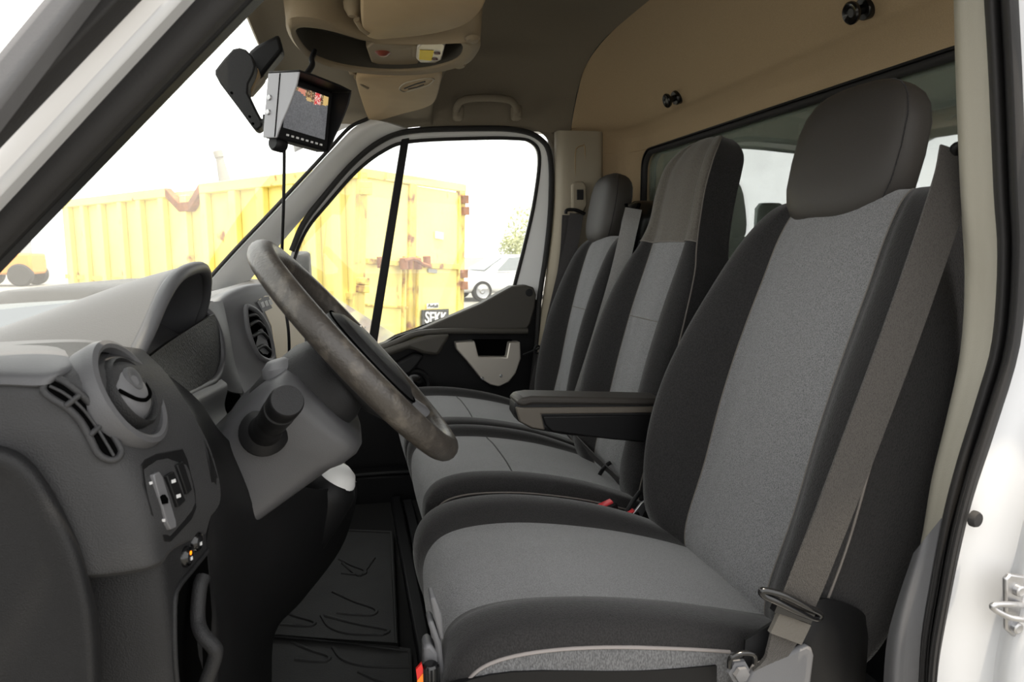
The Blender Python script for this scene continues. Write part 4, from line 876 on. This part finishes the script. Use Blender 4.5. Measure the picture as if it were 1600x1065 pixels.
for u, v in ((683, 83), (679, 92)): lathe('light_switch', [(0, -.004), (.006, -.003), (.0075, .002)], PZ(u, v, 1.998), (0, 0, 1), material('dark_red_switch', (70, 34, 34), .3), rl, 16)
for q in ((738, 62), (718, 102)): lathe('mesh_lens', [(0, -.004), (.018, -.003), (.024, .002)], PZ(*q, 1.990), (0, 0, 1), M['console'], oc, 24, sy=.6)
def visor(name, uv, z, th, lab, clip):
    o = thing(name, PZ(*uv[0], z), lab, 'sun visor', 'sun visors')
    pts = spl([PZ(u, v, z) for u, v in uv], 4, True); c = sum(pts, V())/len(pts)
    rings = [[c+(p-c)*.94+V((0, 0, 0)) for p in pts], [c+(p-c)*.985+V((0, 0, .003)) for p in pts], [p+V((0, 0, .010)) for p in pts], [c+(p-c)*.985+V((0, 0, .017)) for p in pts], [c+(p-c)*.94+V((0, 0, .020)) for p in pts]]
    rings = [[V((q.x, q.y, q.z)) for q in r] for r in rings]
    pn = loft('visor_panel', rings, M['beige_warm'], o, True, 80)
    a, b = PZ(*clip[0], z+.012), PZ(*clip[1], z+.002)
    tube('pivot_pin', [a, a.lerp(b, .5)+V((0, 0, -.004)), b], .006, M['console'], o, 10)
    lathe('pivot_mount', [(.016, .012), (.015, 0), (.008, -.012)], a+V((-.006, 0, .016)), (0, 0, 1), M['console'], o, 20)
    return o, pn
visor('sun_visor', [(566, -60), (564, -10), (564, 30), (568, 54), (582, 63), (610, 62), (660, 57), (705, 48), (735, 36), (755, 14), (766, -20), (770, -60)], 1.985, .02, 'large beige sun visor above the driver', ((557, 30), (574, 50)))
pv, pn = visor('sun_visor', [(557, 124), (572, 120), (610, 119), (650, 114), (684, 112), (691, 118), (688, 136), (680, 160), (664, 170), (630, 179), (598, 188), (583, 190), (574, 184), (565, 160), (558, 138)], 2.018, .02, 'smaller beige sun visor with embossed oval beyond the console', ((556, 120), (574, 136)))
tube('embossed_oval', spl([PZ(u, v, 2.0175) for u, v in ((624, 139), (632, 130), (650, 125), (668, 122), (678, 124), (670, 132), (652, 138), (634, 143))], 4, True), .0022, M['beige'], pn, 6, True)
tube('embossed_arrow', [PZ(632, 138, 2.0175), PZ(650, 131, 2.0175), PZ(664, 127, 2.0175)], .0022, M['plastic'], pn, 6)
tube('embossed_arrow', [PZ(638, 139, 2.0175), PZ(652, 136, 2.0175), PZ(662, 132, 2.0175)], .0018, M['plastic'], pn, 6)
gh = thing('grab_handle', P(760, 165, 2.36), 'moulded grey grab handle on the ceiling above the passenger door', 'grab handle')
hpts = spl([P(715, 180, 2.35), P(714, 168, 2.33), P(722, 157, 2.315), P(745, 153, 2.31), P(775, 153, 2.31), P(798, 157, 2.315), P(806, 168, 2.33), P(808, 182, 2.35)], 5)
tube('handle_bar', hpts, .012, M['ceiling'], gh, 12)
for u in (716, 807): box('handle_mount', P(u, 176, 2.355), (.034, .05, .05), M['ceiling'], gh, .01)
for nm, uv, lab in (('coat_hook', (1055, 153), 'black round coat hook on the bulkhead above the middle seat'), ('coat_hook', (1349, 14), 'black round coat hook on the bulkhead above the driver seat')):
    c = PX(uv[0], uv[1], .965); ax = V((-1, 0, -.35)).normalized()
    h = thing(nm, c, lab, 'hook', 'coat hooks')
    lathe('hook_base', [(0, .004), (.019, .004), (.021, .0), (.021, -.03)], c, ax, M['gloss_black'], h, 24)
    lathe('hook_neck', [(.009, .0), (.009, .022)], c, ax, M['gloss_black'], h, 16)
    lathe('hook_knob', [(.010, .020), (.019, .022), (.021, .026), (.021, .030), (.018, .033), (.010, .031), (.008, .029), (0, .029)], c, ax, M['gloss_black'], h, 24)
# ---------------------------------------------------------------- monitor on the windscreen bracket
mo = thing('camera_monitor', P(480, 170, 1.26), 'rear-view camera monitor with black hood hanging below the header', 'monitor')
cTL, cTR, cBL, cBR = P(458, 131, 1.22), P(518, 154, 1.285), P(442, 199, 1.215), P(511, 219, 1.28)
MR = ((cTR-cTL)+(cBR-cBL)).normalized(); MU = ((cTL-cBL)+(cTR-cBR)).normalized(); MN = MR.cross(MU).normalized(); MU = MN.cross(MR)
MWd = ((cTR-cTL)+(cBR-cBL)).length/2; MHt = ((cTL-cBL)+(cTR-cBR)).length/2
def Q(a, b, d=0):   # a right 0..1, b up 0..1
    return cBL+MR*(a*MWd)+MU*(b*MHt)+MN*d
prism('monitor_body', [Q(-.10, -.26, -.035), Q(1.13, -.26, -.035), Q(1.13, 1.16, -.035), Q(-.10, 1.16, -.035)], MN*.034, M['plastic_black'], mo, .004)
def screen_mat():
    m = bpy.data.materials.new('camera_picture'); m.use_nodes = True; nt = m.node_tree; N = nt.nodes; L = nt.links
    b = N['Principled BSDF']; b.inputs['Roughness'].default_value = .2; b.inputs['Base Color'].default_value = (.01, .01, .01, 1)
    at = N.new('ShaderNodeVertexColor'); at.layer_name = 'picture'; L.new(at.outputs[0], b.inputs['Emission Color']); b.inputs['Emission Strength'].default_value = .9
    return m
NX, NY = 48, 36; vs = [Q(i/NX, j/NY, .0005) for j in range(NY+1) for i in range(NX+1)]
fs = [(j*(NX+1)+i, j*(NX+1)+i+1, (j+1)*(NX+1)+i+1, (j+1)*(NX+1)+i) for j in range(NY) for i in range(NX)]
scr = raw('screen', vs, fs, screen_mat(), mo, False, None, False); ca = scr.data.color_attributes.new('picture', 'FLOAT_COLOR', 'CORNER')
for p in scr.data.polygons:
    i = p.index % NX; j = p.index//NX; x, y = i/NX, j/NY
    edge = .80+.08*math.sin(x*7)-.25*max(0, x-.75)-.1*max(0, .2-x)
    g = 88+random.randint(-7, 7)+8*y
    col = (g, g, g+2)
    if y > edge:
        col = random.choice([(150, 112, 80), (96, 60, 50), (70, 62, 50), (170, 150, 120), (120, 100, 70)])
        if .25 < x < .42: col = (196, 130, 110)
        if .66 < x < .8: col = random.choice([(200, 70, 70), (220, 180, 170)])
        if x > .86: col = (200, 170, 110)
        if y > .95 and x < .5: col = (40, 40, 36)
    if ((x-.52)/.07)**2+((y-.78)/.05)**2 < 1: col = (190, 160, 110)
    for li in p.loop_indices: ca.data[li].color = (*lin(col), 1)
# hood plates
def hood(name, pts, mat, th): return prism(name, pts, th, mat, mo, .0015)
Lp = [(1.16, -.034), (1.16, .040), (.9, .037), (.65, .030), (.35, .020), (.1, .010), (-.1, .004), (-.26, 0), (-.26, -.034)]
hood('hood_side', [Q(-.12, b, d) for b, d in Lp], material('grey_monitor_case', (128, 128, 132), .45), MR*.003)
hood('hood_side', [Q(1.13, b, d) for b, d in Lp], M['plastic_black'], MR*.003)
hood('hood_top', [Q(-.12, 1.16, -.034), Q(1.16, 1.16, -.034), Q(1.16, 1.16, .040), Q(.8, 1.17, .044), Q(.2, 1.17, .044), Q(-.12, 1.16, .040)], M['plastic_black'], MU*.003)
tube('side_joint', [Q(-.122, 1.14, -.004), Q(-.122, -.24, -.004)], .0012, M['hole'], mo, 6)
for b in (.62, .30): lathe('side_screw', [(0, .004), (.004, .003), (.005, 0)], Q(-.12, b, -.024), -MR, M['steel'], mo, 14)
for k in range(8): box('control_button', Q(.12+k*.115, -.135, 0), (.0045, .003, .002), M['print'], mo, 0, Matrix((MR, MU, MN)).transposed())
lathe('swivel_foot', [(.010, 0), (.013, .004), (.013, .02), (.010, .024)], Q(-.02, -.34, -.02), MR, M['plastic_black'], mo, 18)
# bracket
bk_ = thing('monitor_bracket', P(370, 110, 1.33), 'dark plastic bracket on the windscreen carrying the monitor', 'bracket')
plate('bracket_cover', [(336, 109), (350, 91), (364, 76), (374, 74), (384, 77), (394, 87), (399, 103), (396, 115), (388, 131), (387, 145), (398, 168), (410, 190), (409, 198), (402, 203), (396, 201), (372, 168), (344, 131), (336, 116)], 1.30, .045, M['plastic'], bk_, .007)
plate('cover_edge', [(396, 116), (402, 104), (406, 116), (400, 128), (394, 142), (391, 150), (387, 144), (388, 131)], 1.335, .02, M['beige_warm'], bk_, .003)
plate('mirror_foot', [(386, 82), (400, 70), (436, 52), (442, 78), (424, 100), (410, 118), (402, 124), (398, 108)], 1.35, .05, M['plastic_black'], bk_, .008)
plate('foot_tongue', [(402, 122), (412, 112), (414, 124), (408, 132), (392, 150), (390, 144)], 1.36, .02, M['beige'], bk_, .003)
for u, v in ((362, 145), (390, 182), (395, 193)): lathe('bracket_screw', [(0, -.0015), (.0022, -.001), (.0025, .002)], P(u, v, 1.30), (0, 1, 0), M['hole'], bk_, 12)
tube('ball_stem', [P(404, 190, 1.315), P(413, 191, 1.30), P(424, 191, 1.28)], .006, M['plastic_black'], bk_, 10)
for du in (0, ): 
    tube('clamp_nut', [P(418, 180, 1.285), P(418, 203, 1.285)], .008, M['plastic_black'], bk_, 10)
cbm = thing('monitor_cable', P(443, 300, 1.27), 'thin black cable hanging from the monitor down to the dashboard', 'cable')
tube('cable_run', spl([P(444, 222, 1.25), P(444, 260, 1.26), P(443, 320, 1.28), P(441, 380, 1.31), P(441, 430, 1.34), P(446, 480, 1.36), P(451, 520, 1.36), P(452, 560, 1.38)], 6), .0028, M['plastic_black'], cbm, 8)
tube('cable_feed', spl([Q(.45, 1.12, -.02), P(487, 104, 1.29), P(487, 92, 1.32), P(492, 80, 1.4)], 5), .005, M['plastic_black'], cbm, 8)
# ================================================================ floor mats
def fmat(name, pts, lab, vees):
    o = thing(name, pts[0], lab, 'floor mat', 'rubber floor mats')
    b = prism('mat_sheet', pts, (0, 0, .008), M['mat_rubber'], o, .003)
    n_ = len(pts); tube('mat_edge', [p+V((0, 0, .008)) for p in pts], .006, M['mat_rubber'], o, 8, True)
    for v in vees: tube('raised_rib', spl([PZ(*q, pts[0].z+.007) for q in v], 5), .005, M['mat_rubber'], o, 6)
    return o
za, zb_ = ZF+.012, ZF+.002
def vee(u, v, w_, h, s=1): return [(u, v), (u+w_*.5*s, v+h*.42), (u+w_*s, v+h*.75), (u+w_*.95*s, v+h), (u+w_*.55*s, v+h), (u+w_*.1*s, v+h*.92)]
fmat('floor_mat', [PZ(u, v, za) for u, v in ((300, 985), (620, 1013), (612, 836), (430, 828), (420, 850))], 'black rubber floor mat with raised curves lying farther into the footwell',
     [vee(432, 952, 58, 26), vee(505, 962, 100, 30, 1)[:4], [(502, 962), (515, 980), (545, 990), (600, 992)], [(535, 880), (560, 900), (572, 890), (585, 872)], vee(520, 925, 66, 36), vee(530, 874, 40, 24)])
fmat('floor_mat', [PZ(u, v, zb_) for u, v in ((300, 970), (420, 990), (640, 1022), (650, 1160), (300, 1160))], 'black rubber floor mat with raised curves nearest the driver seat',
     [vee(455, 1003, 58, 30), [(520, 1012), (535, 1030), (570, 1040), (640, 1042)], vee(560, 1050, 50, 26)])
tr = thing('seat_rail', (.1, 1.3, ZF), 'dark seat rail strip on the floor in front of the seats', 'rail')
box('rail_strip', (.135, 1.75, ZF+.02), (.035, 1.1, .03), M['plastic_black'], tr, .006)
box('rail_channel', (.175, 1.75, ZF+.01), (.03, 1.1, .02), M['plastic'], tr, .004)

# ================================================================ outside: yellow container
def vplane(A, B):
    A = V(A); n_ = (V(B)-A).cross(V((0, 0, 1))).normalized()
    if n_.dot(CAM-A) < 0: n_ = -n_
    def f(u, v, off=0.0):
        d = ray(u, v); t = (A-CAM).dot(n_)/d.dot(n_); return CAM+d*t+n_*off
    return f, n_
KC = PZ(556, 266, 2.42); KR = PZ(722, 291, 2.50); KR.z = 2.42; KL = PZ(96, 318, 2.42)
ct = thing('waste_container', (KC.x, KC.y, 0), 'yellow steel waste container with rusty double doors outside the passenger window', 'container')
SF, SN = vplane(KC, KL); DF, DN = vplane(KC, KR)
def vslab(name, f, n_, uv, th, mat, parent, off=0, bevel=0): return prism(name, [f(u, v, off) for u, v in uv], n_*th, mat, parent, bevel)
def wallbox(name, A, B, z0, z1, th, n_, mat, parent, bevel=0):
    A, B = V(A), V(B)
    return prism(name, [V((A.x, A.y, z0)), V((B.x, B.y, z0)), V((B.x, B.y, z1)), V((A.x, A.y, z1))], n_*th, mat, parent, bevel)
BK = KL+(KR-KC)
wallbox('side_wall', KC, KL, .12, 2.40, -.05, SN, M['yellow'], ct)
wallbox('door_wall', KC, KR, .12, 2.38, -.05, DN, M['yellow'], ct)
wallbox('far_wall', KL, BK, .12, 2.38, .05, DN, M['yellow_dirty'], ct); wallbox('rear_wall', KR, BK, .12, 2.38, .05, SN, M['yellow_dirty'], ct)
# side: top rail with V notch, upright ribs
sdir = (KL-KC).normalized(); SLn = (KL-KC).length
def S_(u): return (SF(u, 300)-KC).dot(sdir)
n0, n1, n2, n3 = S_(322), S_(304), S_(288), S_(268)
def railseg(a, b, za_, zb2, mat): 
    p, q = KC+sdir*a, KC+sdir*b
    prism('top_rail', [V((p.x, p.y, za_-.13)), V((q.x, q.y, zb2-.13)), V((q.x, q.y, zb2)), V((p.x, p.y, za_))], SN*.10, mat, ct, .01)
railseg(-.04, n0, 2.46, 2.46, M['yellow']); railseg(n0, n1, 2.46, 2.24, M['rust']); railseg(n1, n2, 2.24, 2.24, M['rust']); railseg(n2, n3, 2.24, 2.46, M['rust']); railseg(n3, SLn, 2.46, 2.46, M['yellow'])
for u in (540, 500, 468, 420, 376, 330, 298, 262, 226, 196, 164, 136, 112):
    a = S_(u); p = KC+sdir*a; q = KC+sdir*(a+.16)
    prism('side_rib', [V((p.x, p.y, .12)), V((q.x, q.y, .12)), V((q.x, q.y, 2.34)), V((p.x, p.y, 2.34))], SN*.09, M['yellow'], ct, .015)
wallbox('bottom_rail', KC, KL, .05, .25, .1, SN, M['yellow_dirty'], ct)
wallbox('mid_rail', KC, KL, 1.05, 1.12, .04, SN, M['yellow_dirty'], ct)
# doors
for nm, uv in (('door_leaf', [(566, 277), (634, 289), (629, 620), (556, 620)]), ('door_leaf', [(644, 290), (712, 301), (708, 620), (640, 620)])):
    vslab(nm, DF, DN, uv, .035, M['yellow'], ct, .0, .008)
for uv in ([(556, 268), (566, 270), (558, 620), (546, 620)], [(634, 286), (644, 288), (640, 620), (630, 620)], [(712, 298), (721, 300), (716, 620), (707, 620)]):
    vslab('door_post', DF, DN, uv, .07, M['yellow_dirty'], ct, 0, .01)
vslab('door_header', DF, DN, [(556, 262), (722, 288), (722, 300), (556, 277)], .07, M['yellow'], ct, 0, .01)
for uv in ([(566, 403), (632, 408), (632, 417), (566, 412)], [(644, 409), (710, 412), (710, 421), (644, 418)]): vslab('cross_bar', DF, DN, uv, .06, M['yellow_dirty'], ct, .02, .008)
for uv in ([(566, 474), (630, 478), (630, 482), (566, 478)],): vslab('cross_bar', DF, DN, uv, .05, M['yellow_dirty'], ct, .02, .008)
for u, v in ((560, 290), (560, 300), (556, 440), (556, 452)): vslab('hinge', DF, DN, [(u-8, v-7), (u+8, v-6), (u+8, v+5), (u-8, v+4)], .05, M['yellow_dirty'], ct, .06, .008)
for u, v in ((718, 312), (719, 330), (717, 428), (717, 446)): vslab('hinge', DF, DN, [(u-5, v-7), (u+4, v-7), (u+4, v+6), (u-5, v+6)], .06, M['rust'], ct, .05, .008)
for u0, u1 in ((619, 614), (640, 637)): tube('lock_rod', [DF(u0, 400, .11), DF(u1, 600, .11)], .022, M['yellow_dirty'], ct, 8)
for u, v in ((578, 410), (614, 412), (622, 412), (636, 412), (651, 409)):
    tube('lock_pin', [DF(u, v-9, .14), DF(u+1, v+8, .14)], .05, M['rust'], ct, 8)
tube('lock_handle', spl([DF(612, 407, .16), DF(626, 404, .18), DF(640, 412, .18), DF(654, 416, .16)], 4), .025, M['rust'], ct, 8)
vslab('info_plate', DF, DN, [(663, 419), (677, 421), (677, 427), (663, 425)], .01, M['grey_post'], ct, .05)
vslab('paper_label', DF, DN, [(674, 361), (687, 363), (687, 374), (674, 372)], .008, M['print'], ct, .05)
sg = vslab('name_sign', DF, DN, [(652, 484), (694, 482), (694, 530), (652, 530)], .012, M['sign_black'], ct, .06); sg['label'] = 'black sign with bold white lettering'
dr = (DF(690, 500)-DF(655, 500)).normalized()
text('lettering', 'SEKK', DF(673, 496.5, .078), dr, (0, 0, 1), (DF(673, 486)-DF(673, 506)).length*1.2, M['white_far'], sg, .004, bold=.01, fitw=(DF(690, 500)-DF(656, 500)).length)
stt = vslab('paper_sticker', DF, DN, [(660, 474), (678, 473), (678, 481), (660, 482)], .008, M['white_far'], ct, .06)
text('lettering', 'Avfall', DF(669, 477.5, .072), dr, (0, 0, 1), (DF(669, 473)-DF(669, 481)).length*1.0, M['sign_black'], stt, .003, fitw=(DF(677, 478)-DF(661, 478)).length)
# ---------------------------------------------------------------- cars
def car(loc, rz, paint, lab, group='parked cars'):
    o = thing('car', loc, lab, 'car', group); o.rotation_euler = (0, 0, rz)
    MW = Matrix.Translation(loc) @ Matrix.Rotation(rz, 4, 'Z')
    def wv(p): return MW @ V(p)
    prof_ = [(-2.1, .35, .55, .80), (-2.05, .28, .72, .84), (-1.6, .24, .86, .88), (-.95, .22, .92, .90), (0, .22, .94, .90), (.9, .22, .96, .90), (1.7, .24, .98, .88), (2.1, .30, .92, .82), (2.18, .38, .7, .78)]
    rings = []
    for x, z0, z1, hw in prof_:
        zc, hh = (z0+z1)/2, (z1-z0)/2
        rings.append([wv((x, y, zc+z)) for y, z in [se(24, hw, hh, 4, k) for k in range(24)]])
    loft('car_body', rings, paint, o)
    rings = []
    for z, x0, x1, hw in ((.88, -1.15, 1.75, .82), (1.1, -.85, 1.55, .76), (1.3, -.5, 1.2, .68), (1.38, -.3, 1.0, .62), (1.405, .0, .7, .5)):
        xc, hl = (x0+x1)/2, (x1-x0)/2
        rings.append([wv((xc+x, y, z)) for x, y in [se(32, hl, hw, 6, k) for k in range(32)]])
    loft('cabin', rings, paint, o)
    for s in (-1, 1):
        for xs in (((-.78, .93), (-.3, 1.32), (.28, 1.35), (.28, .93)), ((.36, .93), (.36, 1.35), (.95, 1.3), (1.35, .93))):
            pts = [wv((x, s*(.825-.155*(z-.88)/.42), z)) for x, z in xs]
            prism('side_window', pts, wv((0, s*.015, 0))-wv((0, 0, 0)), M['car_glass'], o)
        for x in (-1.3, 1.35):
            c_ = wv((x, s*.80, .32)); ax = wv((0, s, 0))-wv((0, 0, 0))
            wl = lathe('wheel', [(.20, -.1), (.30, -.1), (.32, -.06), (.32, .06), (.30, .1), (.22, .1)], c_, ax, M['tyre'], o, 28, caps=False)
            lathe('wheel_rim', [(0, .07), (.06, .085), (.1, .06), (.2, .075), (.22, .1)], c_, ax, M['steel'], wl, 20, caps=False)
    for xa, xb, za2, zb3 in ((-1.12, -.48, .93, 1.30), (1.72, 1.22, .95, 1.29)):
        prism('windscreen', [wv((xa, -.62, za2)), wv((xa, .62, za2)), wv((xb, .55, zb3)), wv((xb, -.55, zb3))], wv((-.02 if xa < 0 else .02, 0, .02))-wv((0, 0, 0)), M['car_glass'], o)
    return o
c1 = PZ(30, 900, 0)
car(V((-1.45, 4.55, 0)), math.radians(-4), M['dark_car'], 'dark car parked ahead of the van, seen over the dashboard')
car(V((5.0, 21.6, 0)), math.radians(14), M['white_far'], 'white car parked beyond the container, seen through the passenger window')
# ---------------------------------------------------------------- distance: lamp post, bushes, orange machine
po = thing('leaning_post', (PZ(352, 268, 5).x, PZ(352, 268, 5).y, 0), 'pale tapered post leaning above the yellow container', 'post')
f0, f1 = P(362, 330, 24), P(343, 246, 24)
tube('post_shaft', [V((f0.x+.15, f0.y, 0)), f0, f1], .2, M['grey_post'], po, 12, radii=[.35, .28, .12])
tube('post_cap', [f1, f1+V((-.05, 0, .2))], .15, M['grey_post'], po, 10)
rnd = random.Random(3)
for i, (u, Y, h) in enumerate(((832, 44, 4.6), (800, 60, 3.0))):
    b0 = P(u, 470, Y); b0.z = 0
    bs = thing('bush', b0, ['tall pale green bush near the edge of the passenger window', 'low pale bush beyond the white car'][i], 'bush', 'bushes across the yard')
    tube('stem', [b0, b0+V((.1, 0, h*.4)), b0+V((0, .1, h*.7))], .1, M['bark'], bs, 8, radii=[.14, .1, .05])
    vs, fs = [], []
    for k in range(900):
        a, e, r_ = rnd.uniform(0, 6.28), math.asin(rnd.uniform(-1, 1)), rnd.random()**.4
        c_ = b0+V((math.cos(a)*math.cos(e)*r_*h*.42, math.sin(a)*math.cos(e)*r_*h*.42, h*.58+math.sin(e)*r_*h*.42))
        d1_ = V((rnd.uniform(-1, 1), rnd.uniform(-1, 1), rnd.uniform(-1, 1))).normalized()*.16; d2_ = d1_.cross(V((rnd.uniform(-1, 1), rnd.uniform(-1, 1), 1))).normalized()*.09
        n0_ = len(vs); vs += [c_-d1_, c_+d2_, c_+d1_, c_-d2_]; fs.append((n0_, n0_+1, n0_+2, n0_+3))
    lv = raw('leaves', vs, fs, M['leaf'], bs, False, None, False); lv['kind'] = 'stuff'
om = thing('loader', V((P(8, 410, 34).x, P(8, 410, 34).y, 0)), 'pale orange loader standing far off at the left edge', 'machine')
lc = P(8, 410, 34)
box('loader_body', V((lc.x, lc.y, .95)), (2.6, 1.6, .9), M['orange_machine'], om, .1)
box('loader_cab', V((lc.x+.3, lc.y, 1.75)), (1.1, 1.3, .9), M['car_glass'], om, .08)
box('loader_roof', V((lc.x+.3, lc.y, 2.24)), (1.2, 1.4, .08), M['white_far'], om, .03)
for dx in (-.85, .85):
    for s in (-1, 1): lathe('loader_wheel', [(.2, -.15), (.42, -.15), (.48, -.1), (.48, .1), (.42, .15), (.2, .15)], V((lc.x+dx, lc.y+s*.75, .48)), (0, 1, 0), M['tyre'], om, 24)
tube('loader_arm', [V((lc.x-1.0, lc.y-.3, 1.3)), V((lc.x-1.9, lc.y-.3, .9)), V((lc.x-2.2, lc.y-.3, .4))], .09, M['orange_machine'], om, 8)
prism('loader_bucket', [V((lc.x-2.1, lc.y-.9, .1)), V((lc.x-2.8, lc.y-.9, .1)), V((lc.x-2.3, lc.y-.9, .7))], (0, 1.8, 0), M['grey_post'], om, .02)
